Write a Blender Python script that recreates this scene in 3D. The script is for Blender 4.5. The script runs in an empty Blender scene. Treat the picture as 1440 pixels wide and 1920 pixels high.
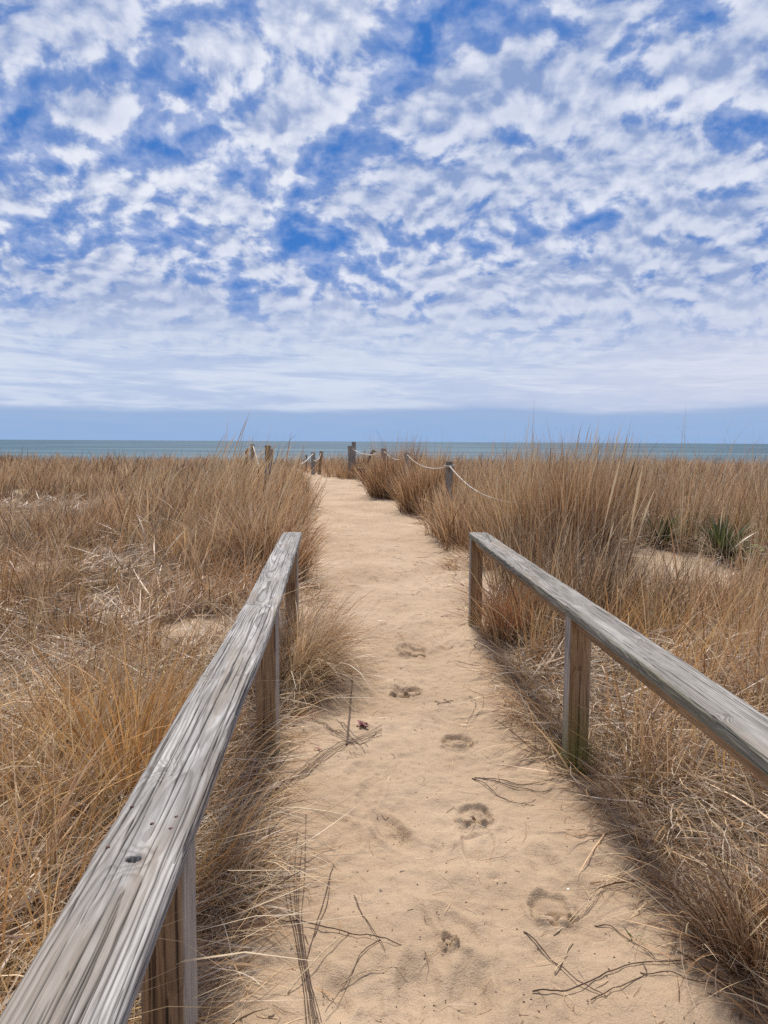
import bpy, math, os
import numpy as np
from mathutils import Vector, Matrix
R = math.radians
QUICK = ''
rng = np.random.default_rng(11)
scene = bpy.context.scene
COL = scene.collection

# ------------------------------------------------------------------ camera
EYE = 1.35; PITCH = R(5.226); ROLL = R(0.32); F = 1443.0
cd = bpy.data.cameras.new('camera'); cam = bpy.data.objects.new('camera', cd); COL.objects.link(cam)
cd.sensor_fit = 'VERTICAL'; cd.sensor_height = 24; cd.lens = 24 * F / 1920
cd.clip_start = 0.02; cd.clip_end = 60000
cam.matrix_world = Matrix.Translation((0, 0, EYE)) @ Matrix.Rotation(math.pi / 2 - PITCH, 4, 'X') @ Matrix.Rotation(ROLL, 4, 'Z')
scene.camera = cam
CM = np.array(cam.matrix_world)[:3, :3]
def ray(px, py):
    return CM @ np.array([(px - 720) / F, -(py - 960) / F, -1.0])
def G(px, py, z=0.0):
    """point of the horizontal plane at height z that the photograph shows at px, py"""
    d = ray(px, py); t = (z - EYE) / d[2]
    return np.array([d[0] * t, d[1] * t, z])
def D(px, py, Y):
    d = ray(px, py); t = Y / d[1]
    return np.array([d[0] * t, Y, EYE + d[2] * t])

# ------------------------------------------------------------------ light
SUN_EL, SUN_AZ = R(57), R(-2)
sd = bpy.data.lights.new('sun', 'SUN'); sun = bpy.data.objects.new('sun', sd); COL.objects.link(sun)
sd.energy = 4.8; sd.angle = R(9); sd.color = (1.0, 0.955, 0.89)
sdir = Vector((math.sin(SUN_AZ) * math.cos(SUN_EL), math.cos(SUN_AZ) * math.cos(SUN_EL), math.sin(SUN_EL)))
sun.rotation_euler = sdir.to_track_quat('Z', 'Y').to_euler(); sun.location = (0, 0, 30)
scene.view_settings.view_transform = 'Standard'; scene.view_settings.look = 'None'
scene.view_settings.gamma = 1; scene.view_settings.use_curve_mapping = False
scene.view_settings.exposure = 0.0
scene.cycles.max_bounces = 5; scene.cycles.diffuse_bounces = 2; scene.cycles.glossy_bounces = 2
scene.cycles.transmission_bounces = 3; scene.cycles.transparent_max_bounces = 6
scene.cycles.use_denoising = False

# ------------------------------------------------------------------ node helper
class NT:
    def __init__(s, tree): s.t = tree; s.n = tree.nodes; s.l = tree.links
    def new(s, typ, **kw):
        n = s.n.new(typ)
        for k, v in kw.items(): setattr(n, k, v)
        return n
    def put(s, sock, v):
        if hasattr(v, 'is_output') or isinstance(v, bpy.types.NodeSocket): s.l.new(v, sock)
        else: sock.default_value = v
    def math(s, op, a, b=None, c=None, clamp=False):
        n = s.new('ShaderNodeMath', operation=op, use_clamp=clamp)
        s.put(n.inputs[0], a)
        if b is not None: s.put(n.inputs[1], b)
        if c is not None: s.put(n.inputs[2], c)
        return n.outputs[0]
    def vmath(s, op, a, b=None, out=0):
        n = s.new('ShaderNodeVectorMath', operation=op)
        s.put(n.inputs[0], a)
        if b is not None: s.put(n.inputs[1], b)
        return n.outputs[out]
    def noise(s, vec, scale, detail=4, rough=.5, dist=0, dims='3D', lac=2.0):
        n = s.new('ShaderNodeTexNoise', noise_dimensions=dims)
        s.l.new(vec, n.inputs['Vector']); n.inputs['Scale'].default_value = scale
        n.inputs['Detail'].default_value = detail; n.inputs['Roughness'].default_value = rough
        n.inputs['Distortion'].default_value = dist; n.inputs['Lacunarity'].default_value = lac
        return n.outputs[0]
    def ramp(s, v, a, b, lo=0., hi=1., smooth=True):
        n = s.new('ShaderNodeMapRange', interpolation_type='SMOOTHSTEP' if smooth else 'LINEAR')
        s.put(n.inputs[0], v); n.inputs[1].default_value = a; n.inputs[2].default_value = b
        n.inputs[3].default_value = lo; n.inputs[4].default_value = hi
        return n.outputs[0]
    def mix(s, f, a, b, blend='MIX'):
        n = s.new('ShaderNodeMix', data_type='RGBA', blend_type=blend)
        s.put(n.inputs[0], f)
        for sock, v in ((n.inputs[6], a), (n.inputs[7], b)):
            if isinstance(v, (tuple, list)): sock.default_value = (*v[:3], 1)
            else: s.l.new(v, sock)
        return n.outputs[2]

def srgb(r, g, b):
    return tuple(((c / 255 + .055) / 1.055) ** 2.4 if c > 10 else c / 255 / 12.92 for c in (r, g, b))

# ------------------------------------------------------------------ sky
world = bpy.data.worlds.new('World'); scene.world = world; world.use_nodes = True
def build_sky():
    T = NT(world.node_tree); T.n.clear()
    out = T.new('ShaderNodeOutputWorld'); bg = T.new('ShaderNodeBackground')
    bg.inputs[1].default_value = 0.1
    T.l.new(bg.outputs[0], out.inputs[0])
    sky = T.new('ShaderNodeTexSky', sky_type='NISHITA', sun_disc=False)
    sky.sun_elevation = SUN_EL; sky.sun_rotation = SUN_AZ; sky.air_density = 1.0; sky.dust_density = 0.3; sky.ozone_density = 3.0
    tc = T.new('ShaderNodeTexCoord'); d = T.vmath('NORMALIZE', tc.outputs['Generated'])
    sx = T.new('ShaderNodeSeparateXYZ'); T.l.new(d, sx.inputs[0]); x, y, z = sx.outputs
    zc = T.math('MAXIMUM', z, 0.0)
    den = T.math('ADD', zc, 0.5)
    u = T.math('DIVIDE', x, den); v = T.math('DIVIDE', y, den)
    cb = T.new('ShaderNodeCombineXYZ'); T.l.new(u, cb.inputs[0]); T.l.new(v, cb.inputs[1]); cb.inputs[2].default_value = 3.7
    uv = cb.outputs[0]
    # angle helpers: azimuth and elevation in degrees (front half)
    az = T.math('MULTIPLY', T.math('ARCTAN2', x, y), 57.2958)
    el = T.math('MULTIPLY', T.math('ARCSINE', z), 57.2958)
    # ---- coverage bias: clear gaps and thick banks where the photograph has them
    def dirdeg(px, py):
        r = ray(px, py); r = r / np.linalg.norm(r)
        return math.degrees(math.atan2(r[0], r[1])), math.degrees(math.asin(r[2]))
    gaps = [(800, 95, 110, 35, .16), (650, 140, 110, 32, .16), (555, 95, 60, 40, .08), (300, 130, 90, 50, .12), (190, 150, 60, 40, .12),
            (30, 250, 90, 30, .15), (240, 290, 60, 40, .14), (420, 200, 90, 30, .13), (1150, 110, 60, 40, .15),
            (940, 255, 80, 40, .15), (700, 290, 140, 28, .12), (640, 315, 90, 24, .10), (1400, 250, 90, 30, .13), (1210, 195, 60, 25, .1),
            (130, 425, 150, 26, .16), (330, 430, 90, 20, .10), (580, 450, 80, 22, .15), (840, 455, 110, 36, .15), (350, 20, 110, 26, .13),
            (820, 20, 150, 30, .10), (1330, 15, 110, 20, .1), (70, 20, 40, 24, .1), (450, 260, 70, 24, .08), (1010, 40, 50, 30, .07), (30, 560, 70, 10, .1)]
    banks = [(560, 215, 100, 50, .12), (170, 70, 130, 45, .10), (830, 170, 130, 40, .12), (1180, 155, 150, 40, .12), (300, 350, 200, 45, .10),
             (560, 60, 120, 40, .10), (880, 350, 160, 40, .12), (1240, 380, 230, 110, .16), (1100, 260, 120, 50, .12), (700, 400, 130, 30, .08), (1400, 60, 80, 60, .06)]
    tot = None
    pl = T.new('ShaderNodeCombineXYZ'); T.l.new(az, pl.inputs[0]); T.l.new(T.math('MULTIPLY', el, 2.6), pl.inputs[1]); pl = pl.outputs[0]
    for lst, sg in ((gaps, -1), (banks, 1)):
        for (px, py, rx, ry, a) in lst:
            A, E = dirdeg(px, py); rad = math.sqrt(rx * ry * 2.6) * .0385
            dd = T.vmath('DISTANCE', pl, (A, E * 2.6, 0), out=1)
            g = T.ramp(dd, 0, rad * 2.1, sg * a * .7, 0)
            tot = g if tot is None else T.math('ADD', tot, g)
    # ---- cloud body noise on the cloud plane
    wn = T.new('ShaderNodeTexNoise', noise_dimensions='2D'); T.l.new(uv, wn.inputs['Vector']); wn.inputs['Scale'].default_value = 4.5; wn.inputs['Detail'].default_value = 2
    warp = T.vmath('SCALE', T.vmath('SUBTRACT', wn.outputs['Color'], (.5, .5, .5))); warp.node.inputs['Scale'].default_value = 0.06
    wuv = T.vmath('ADD', uv, warp)
    sun_uv = (0.004, 0.022, 0)
    def body(vec, off=None, da=5, db=5):
        vv = T.vmath('ADD', vec, off) if off else vec
        a = T.noise(vv, 5.4, da, .48, 0, '2D')
        b = T.noise(vv, 17.0, db, .55, 0, '2D')
        return T.math('ADD', T.math('MULTIPLY', a, .48), T.math('MULTIPLY', b, .52))
    n0 = body(wuv)
    n1 = body(wuv, sun_uv, 3, 2)
    elb = T.ramp(el, 7, 16, .075, .004)               # closer to a full sheet towards the horizon
    hi = T.ramp(el, 16, 28, 0.0, .022)
    cov = T.math('ADD', T.math('ADD', n0, tot), T.math('ADD', elb, hi))
    alpha = T.ramp(cov, .395, .56)
    thin = T.ramp(cov, .28, .48, 0, .42)
    alpha = T.math('MAXIMUM', alpha, thin)
    # ---- cloud light: lit rims towards the sun, grey-violet thick middles
    rim = T.math('SUBTRACT', n0, n1)
    lit = T.ramp(rim, -.13, .13)
    big = T.noise(uv, 3.0, 3, .5, 0, '2D')
    thick = T.ramp(cov, .46, .66, 1.0, .0)
    sh = T.math('ADD', T.math('MULTIPLY', lit, .9), T.math('MULTIPLY', thick, .22))
    sh = T.math('ADD', T.math('SUBTRACT', sh, .08), T.math('MULTIPLY', T.math('SUBTRACT', big, .5), .9))
    sh = T.math('ADD', T.math('MULTIPLY', sh, .85), T.math('ADD', .07, T.math('MULTIPLY', T.math('SUBTRACT', T.noise(wuv, 34, 3, .6, 0, '2D'), .5), .55)), clamp=True)
    lowflat = T.ramp(el, 7, 14, .5, 0)              # contrast dies away low down
    sh = T.math('ADD', T.math('MULTIPLY', sh, T.math('SUBTRACT', 1, lowflat)), T.math('MULTIPLY', lowflat, .42))
    dark = srgb(140, 162, 206); lite = srgb(232, 236, 248)
    ccol = T.mix(sh, dark, lite)
    # streaks low down
    sc = T.new('ShaderNodeCombineXYZ'); T.l.new(T.math('MULTIPLY', az, .035), sc.inputs[0]); T.l.new(T.math('MULTIPLY', el, .33), sc.inputs[1])
    skw = T.math('ADD', T.math('MULTIPLY', el, .33), T.math('MULTIPLY', az, .006)); T.l.new(skw, sc.inputs[1])
    st = T.noise(sc.outputs[0], 2.4, 4, .55, .5, '2D')
    st2 = T.noise(sc.outputs[0], 6.5, 4, .6, .8, '2D')
    stf = T.ramp(T.math('ADD', T.math('MULTIPLY', st, .65), T.math('MULTIPLY', st2, .35)), .38, .60)
    stcol = T.mix(stf, srgb(186, 201, 230), srgb(212, 222, 240))
    warm = T.ramp(T.math('ADD', az, T.math('MULTIPLY', el, -1.5)), -12, 22)
    stcol = T.mix(T.math('MULTIPLY', warm, .45), stcol, srgb(222, 222, 236))
    lowmix = T.ramp(el, 4.5, 11.0, 1, 0)
    lowmix = T.math('MULTIPLY', lowmix, T.math('ADD', .86, T.math('MULTIPLY', st2, .2)), clamp=True)
    # blue
    blue = T.mix(1.0, sky.outputs[0], (.62, .84, 1.35), 'MULTIPLY')
    blue = T.mix(.85, blue, tuple(c * 10 for c in srgb(50, 114, 190)))
    c = T.mix(alpha, blue, T.mix(1.0, ccol, (10, 10, 10), 'MULTIPLY'))
    c = T.mix(lowmix, c, T.mix(1.0, stcol, (10, 10, 10), 'MULTIPLY'))
    # distant haze bank on the horizon
    wob = T.math('MULTIPLY', T.math('SUBTRACT', T.noise(sc.outputs[0], 1.2, 4, .55, 0, '2D'), .5), 1.5)
    bank = T.ramp(T.math('ADD', el, wob), 2.0, 2.75, 1, 0)
    bcol = T.mix(T.math('ADD', T.math('MULTIPLY', T.ramp(el, 0, 2.6), .7), T.math('MULTIPLY', T.math('SUBTRACT', st2, .5), .8), clamp=True), srgb(146, 178, 221), srgb(160, 181, 216))
    c = T.mix(T.math('MULTIPLY', bank, .96), c, T.mix(1.0, bcol, (10, 10, 10), 'MULTIPLY'))
    edge = T.math('MULTIPLY', T.ramp(el, 2.2, 3.0, 0, 1), T.ramp(el, 2.7, 4.2, 1, 0))
    c = T.mix(T.math('MULTIPLY', edge, .25), c, tuple(10 * q for q in srgb(172, 190, 224)))
    # below the horizon: dim ground bounce
    c = T.mix(T.ramp(z, -.02, -.001, 1, 0), c, (2.0, 1.9, 1.7))
    T.l.new(c, bg.inputs[0])
build_sky()
world.cycles.sampling_method = 'MANUAL'; world.cycles.sample_map_resolution = 512

# ------------------------------------------------------------------ numpy helpers
def _hash(ix, iy, seed):
    h = (ix.astype(np.int64) * 374761393 + iy.astype(np.int64) * 668265263 + seed * 1442695041) & 0x7fffffff
    h = ((h ^ (h >> 13)) * 1274126177) & 0x7fffffff
    return ((h ^ (h >> 16)) & 0xffff) / 65535.0
def vnoise(x, y, seed=0):
    x = np.asarray(x, float); y = np.asarray(y, float)
    ix = np.floor(x); iy = np.floor(y); fx = x - ix; fy = y - iy
    fx = fx * fx * fx * (fx * (fx * 6 - 15) + 10); fy = fy * fy * fy * (fy * (fy * 6 - 15) + 10)
    a = _hash(ix, iy, seed); b = _hash(ix + 1, iy, seed); c = _hash(ix, iy + 1, seed); d = _hash(ix + 1, iy + 1, seed)
    return (a + (b - a) * fx) * (1 - fy) + (c + (d - c) * fx) * fy
def fbm(x, y, seed=0, o=4, rough=.5):
    t = 0; a = 1; s = 0
    for k in range(o):
        t = t + a * (vnoise(x, y, seed + k * 17) - .5); s += a; a *= rough; x = x * 2.03 + 5.1; y = y * 2.03 + 1.7
    return t / s * 2
def sst(x, a, b):
    t = np.clip((x - a) / (b - a), 0, 1); return t * t * (3 - 2 * t)
def tag(o, label=None, cat=None, group=None, kind=None):
    if label: o['label'] = label
    if cat: o['category'] = cat
    if group: o['group'] = group
    if kind: o['kind'] = kind
    return o
def mesh_obj(name, verts, faces, mat, parent=None, attrs=None, smooth=True):
    """faces: (n,4) or (n,3) int array"""
    me = bpy.data.meshes.new(name); verts = np.asarray(verts, np.float32)
    me.vertices.add(len(verts)); me.vertices.foreach_set('co', verts.ravel())
    if isinstance(faces, tuple): fl = [np.asarray(f, np.int32) for f in faces if len(f)]
    else: fl = [np.asarray(faces, np.int32)]
    idx = np.concatenate([f.ravel() for f in fl]); tot = np.concatenate([np.full(len(f), f.shape[1], np.int32) for f in fl])
    start = np.concatenate([[0], np.cumsum(tot)[:-1]]).astype(np.int32)
    me.loops.add(len(idx)); me.loops.foreach_set('vertex_index', idx)
    me.polygons.add(len(tot)); me.polygons.foreach_set('loop_start', start)
    if smooth: me.polygons.foreach_set('use_smooth', np.ones(len(tot), bool))
    me.update(calc_edges=True)
    for k, v in (attrs or {}).items():
        v = np.asarray(v, np.float32)
        if v.ndim == 2:
            if v.shape[1] == 3: v = np.concatenate([v, np.ones((len(v), 1), np.float32)], 1)
            a = me.attributes.new(k, 'FLOAT_COLOR', 'POINT'); a.data.foreach_set('color', v.ravel())
        else:
            a = me.attributes.new(k, 'FLOAT', 'POINT'); a.data.foreach_set('value', v)
    me.materials.append(mat)
    o = bpy.data.objects.new(name, me); COL.objects.link(o)
    if parent: o.parent = parent
    return o
def empty(name, loc=(0, 0, 0)):
    o = bpy.data.objects.new(name, None); COL.objects.link(o); o.location = loc; o.empty_display_size = .2; return o

# ------------------------------------------------------------------ materials
def new_mat(name):
    m = bpy.data.materials.new(name); m.use_nodes = True; T = NT(m.node_tree); T.n.clear()
    out = T.new('ShaderNodeOutputMaterial'); b = T.new('ShaderNodeBsdfPrincipled'); T.l.new(b.outputs[0], out.inputs[0])
    return m, T, b, out
def attr(T, name, fac=False):
    n = T.new('ShaderNodeAttribute', attribute_name=name); return n.outputs['Fac' if fac else 'Color']
def bump(T, b, h, strength, dist):
    n = T.new('ShaderNodeBump'); n.inputs['Strength'].default_value = strength; n.inputs['Distance'].default_value = dist
    T.l.new(h, n.inputs['Height']); T.l.new(n.outputs[0], b.inputs['Normal']); return n

def m_sand():
    m, T, b, out = new_mat('sand')
    tc = T.new('ShaderNodeTexCoord'); P = tc.outputs['Object']
    big = T.noise(P, 1.1, 4, .55); mid = T.noise(P, 9, 4, .6); grain = T.noise(P, 260, 2, .75); g2 = T.noise(P, 120, 3, .7)
    c = T.mix(T.ramp(big, .3, .7), (.395, .28, .178), (.50, .368, .245))
    c = T.mix(T.math('MULTIPLY', T.ramp(mid, .45, .75), .30), c, (.40, .27, .17))
    c = T.mix(T.ramp(grain, .30, .46, .65, 0), c, (.20, .12, .075))
    c = T.mix(T.ramp(grain, .60, .75, 0, .35), c, (.68, .54, .40))
    lit = attr(T, 'litter', True); print_shade = attr(T, 'print_shade', True)
    c = T.mix(T.math('MULTIPLY', print_shade, .55, clamp=True), c, (.22, .14, .075))  # shade painted into the sand colour in footprint scoops and cracks
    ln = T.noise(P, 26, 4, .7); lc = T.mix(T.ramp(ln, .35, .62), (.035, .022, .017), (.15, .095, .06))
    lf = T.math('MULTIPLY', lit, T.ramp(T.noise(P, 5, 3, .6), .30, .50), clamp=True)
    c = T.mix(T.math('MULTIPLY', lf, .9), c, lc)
    T.l.new(c, b.inputs['Base Color']); b.inputs['Roughness'].default_value = .95; b.inputs['Specular IOR Level'].default_value = .15
    h = T.math('ADD', T.math('MULTIPLY', g2, .7), T.math('MULTIPLY', grain, .5))
    h = T.math('ADD', h, T.math('MULTIPLY', T.noise(P, 38, 3, .6), .9))
    bump(T, b, h, .85, .006)
    return m
def m_grass(name, rough=.5, trans=.2, spec=.4):
    m, T, b, out = new_mat(name)
    c = attr(T, 'tint'); T.l.new(c, b.inputs['Base Color']); b.inputs['Roughness'].default_value = rough
    b.inputs['Specular IOR Level'].default_value = spec
    tr = T.new('ShaderNodeBsdfTranslucent'); T.l.new(c, tr.inputs[0])
    mx = T.new('ShaderNodeMixShader'); mx.inputs[0].default_value = trans
    T.l.new(b.outputs[0], mx.inputs[1]); T.l.new(tr.outputs[0], mx.inputs[2]); T.l.new(mx.outputs[0], out.inputs[0])
    return m
def m_wood():
    m, T, b, out = new_mat('weathered_wood')
    tc = T.new('ShaderNodeTexCoord'); mp = T.new('ShaderNodeMapping'); T.l.new(tc.outputs['Object'], mp.inputs[0])
    mp.inputs['Scale'].default_value = (1, .028, 1)
    f = T.noise(mp.outputs[0], 420, 3, .65); f2 = T.noise(mp.outputs[0], 130, 3, .6)
    sp = T.noise(tc.outputs['Object'], 500, 2, .7)
    c = attr(T, 'tint')
    k = T.math('ADD', T.math('MULTIPLY', T.math('SUBTRACT', f, .5), .8), T.math('MULTIPLY', T.math('SUBTRACT', f2, .5), .7))
    k = T.math('ADD', k, T.math('MULTIPLY', T.math('SUBTRACT', sp, .5), .25))
    k = T.math('ADD', 1.0, k)
    cb = T.new('ShaderNodeCombineXYZ')
    for i in range(3): T.l.new(k, cb.inputs[i])
    c = T.mix(1.0, c, cb.outputs[0], 'MULTIPLY')
    T.l.new(c, b.inputs['Base Color']); b.inputs['Roughness'].default_value = .8; b.inputs['Specular IOR Level'].default_value = .3
    bump(T, b, T.math('ADD', f, f2), .8, .0014)
    return m
def m_plain(name, col, rough=.6, scale=60, amt=.35, metal=0):
    m, T, b, out = new_mat(name); tc = T.new('ShaderNodeTexCoord')
    n = T.noise(tc.outputs['Object'], scale, 4, .6)
    c = T.mix(T.ramp(n, .3, .7), tuple(q * (1 - amt) for q in col), tuple(min(1, q * (1 + amt)) for q in col))
    T.l.new(c, b.inputs['Base Color']); b.inputs['Roughness'].default_value = rough; b.inputs['Metallic'].default_value = metal
    bump(T, b, n, .3, .002); return m
def m_rope():
    m, T, b, out = new_mat('rope_fibre'); tc = T.new('ShaderNodeTexCoord')
    w = T.new('ShaderNodeTexWave', wave_type='BANDS', bands_direction='DIAGONAL'); T.l.new(tc.outputs['Object'], w.inputs[0]); w.inputs['Scale'].default_value = 38
    w.inputs['Distortion'].default_value = .4
    c = T.mix(w.outputs['Fac'], (.40, .34, .26), (.74, .69, .60)); T.l.new(c, b.inputs['Base Color']); b.inputs['Roughness'].default_value = .8
    bump(T, b, w.outputs['Fac'], .6, .004); return m
def m_water():
    m, T, b, out = new_mat('sea_water'); tc = T.new('ShaderNodeTexCoord'); P = tc.outputs['Object']
    mp = T.new('ShaderNodeMapping'); T.l.new(P, mp.inputs[0]); mp.inputs['Scale'].default_value = (.32, 1, 1)
    w1 = T.noise(mp.outputs[0], .055, 5, .62, .4); w2 = T.noise(mp.outputs[0], .32, 4, .6, .3); w3 = T.noise(mp.outputs[0], .012, 3, .5)
    h = T.math('ADD', T.math('MULTIPLY', w1, 3.0), T.math('MULTIPLY', w2, .7))
    sy = T.new('ShaderNodeSeparateXYZ'); T.l.new(P, sy.inputs[0])
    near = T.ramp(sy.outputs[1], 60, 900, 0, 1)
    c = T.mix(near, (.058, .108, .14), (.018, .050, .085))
    c = T.mix(T.ramp(w1, .40, .62, .55, 0), c, (.03, .085, .12))
    c = T.mix(T.ramp(w2, .56, .72, 0, .35), c, (.15, .24, .27))
    c = T.mix(T.ramp(w3, .4, .65, 0, .3), c, (.16, .30, .33))
    T.l.new(c, b.inputs['Base Color']); b.inputs['Roughness'].default_value = .55; b.inputs['Specular IOR Level'].default_value = .12
    bump(T, b, h, .8, 1.0); return m
SAND = m_sand(); GRASS = m_grass('dry_grass'); THATCH = m_grass('matted_grass', .45, .15, .5); LEAF = m_grass('green_leaf', .4, .15, .4)
WOOD = m_wood(); ROPE = m_rope(); WATER = m_water()
TWIG = m_plain('twig_bark', (.095, .055, .035), .8, 200); RUST = m_plain('rusty_iron', (.10, .035, .02), .7, 400); REDLEAF = m_plain('dry_red_leaf', (.16, .022, .015), .6, 90)
STRAW = m_plain('dry_straw', (.50, .37, .22), .6, 90); DARKW = m_plain('dark_weed', (.05, .032, .022), .8, 50); SHELL = m_plain('broken_shell', (.75, .70, .62), .5, 90, .1)

# ------------------------------------------------------------------ ground
LEFT = [G(*p)[:2] for p in ((395, 1925), (425, 1800), (478, 1690), (500, 1560), (505, 1440), (540, 1385), (565, 1290), (600, 1200), (600, 1120), (578, 1040), (575, 1000), (578, 960), (565, 920), (545, 885))]
RIGHT = [G(*p)[:2] for p in ((1440, 1900), (1320, 1760), (1200, 1620), (1088, 1472), (1020, 1400), (965, 1290), (900, 1190), (880, 1100), (850, 1050), (822, 1010), (790, 975), (745, 942), (708, 918), (690, 906), (655, 895), (612, 885))]
def edges(y):
    l = np.array(LEFT); r = np.array(RIGHT)
    yl = np.concatenate([[-30], l[:, 1], [200]]); xl = np.concatenate([[l[0, 0] - .1], l[:, 0], [l[-1, 0] - 2]])
    yr = np.concatenate([[-30], r[:, 1], [200]]); xr = np.concatenate([[r[0, 0] + .1], r[:, 0], [r[-1, 0]]])
    return np.interp(y, yl, xl), np.interp(y, yr, xr)
def offpath(x, y):
    """signed distance outside the path (positive in the grass), ragged"""
    l, r = edges(y)
    d = np.maximum(l - x, x - r)
    k = np.clip(.06 + .02 * y, .06, .5)
    d = d + fbm(x * 3.1, y * 2.2, 5, 4) * k * 1.2
    return np.where(y > 36, np.maximum(d, (y - 36) * .5), d)
# open sand patches seen in the grass: x, y, rx, ry
PATCH = [(*G(960, 1100)[:2], .42, .75), (*G(1300, 1092)[:2], .85, .7), (*G(1170, 1105)[:2], .3, .4), (*G(368, 1190)[:2], .33, .5), (*G(250, 905)[:2], 2.6, 1.5), (*G(110, 912)[:2], 2.4, 1.0),
         (*G(1255, 935)[:2], 1.0, 1.6), (*G(1180, 955)[:2], .6, 1.0), (*G(20, 925)[:2], 1.8, .9), (*G(1320, 950)[:2], 1.0, 1.0), (*G(905, 905)[:2], 1.0, 2.2),
         (*G(1020, 1000)[:2], .3, .5), (*G(60, 1080)[:2], .3, .3), (*G(700, 905)[:2], .7, 1.5), (*G(1260, 1020)[:2], .3, .5), (*G(420, 1110)[:2], .25, .3)]
def patchmask(x, y):
    m = np.zeros_like(x)
    w = fbm(x * 2.5, y * 2.5, 41, 3) * .5
    for (px, py, rx, ry) in PATCH:
        q = np.sqrt(((x - px) / rx) ** 2 + ((y - py) / ry) ** 2) + w
        m = np.maximum(m, 1 - sst(q, .75, 1.15))
    return m
PRINTS = [  # px, py, length across, depth direction, yaw
    (1030, 1708, .062, .9), (890, 1525, .062, .3), (857, 1388, .07, .5), (762, 1297, .085, .2), (772, 1220, .10, .2), (845, 1772, .026, .4)]
def ground_h(x, y):
    x = np.asarray(x, float); y = np.asarray(y, float)
    d = offpath(x, y); out = sst(d, -.05, .9)
    h = out * (.06 + .10 * fbm(x * .55, y * .55, 71, 3)) * sst(y, 1.0, 4.0)
    h += sst(np.hypot((x - 2.6) / 2.2, (y - 11) / 5.5), 1.0, .2) * .26 * out          # hummocks
    h += sst(np.hypot((x + 2.0) / 1.9, (y - 11) / 5.0), 1.0, .2) * .22 * out
    h += sst(np.hypot((x - .6) / 1.6, (y - 19) / 5.5), 1.0, .2) * .30 * out
    h += sst(np.hypot((x + .3) / 3.0, (y - 31) / 5.0), 1.0, .2) * .30 * out
    h += .10 * fbm(x * .16, y * .16, 33, 2) * sst(y, 12, 25)
    # trampled sand
    tr = (1 - sst(d, -.05, .5))
    h += tr * (.026 * fbm(x * 2.7, y * 2.3, 3, 3) + .015 * fbm(x * 8.5, y * 7.0, 9, 3) + .0028 * fbm(x * 30, y * 26, 10, 2))
    h += (1 - tr) * .03 * fbm(x * 4, y * 4, 12, 3)
    h += .004 * fbm(x * 26, y * 26, 14, 2)
    # down to the beach and under the sea
    h = h - sst(y, 39, 75) * 4.6 - sst(y, 85, 190) * 3.0
    return h
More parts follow.
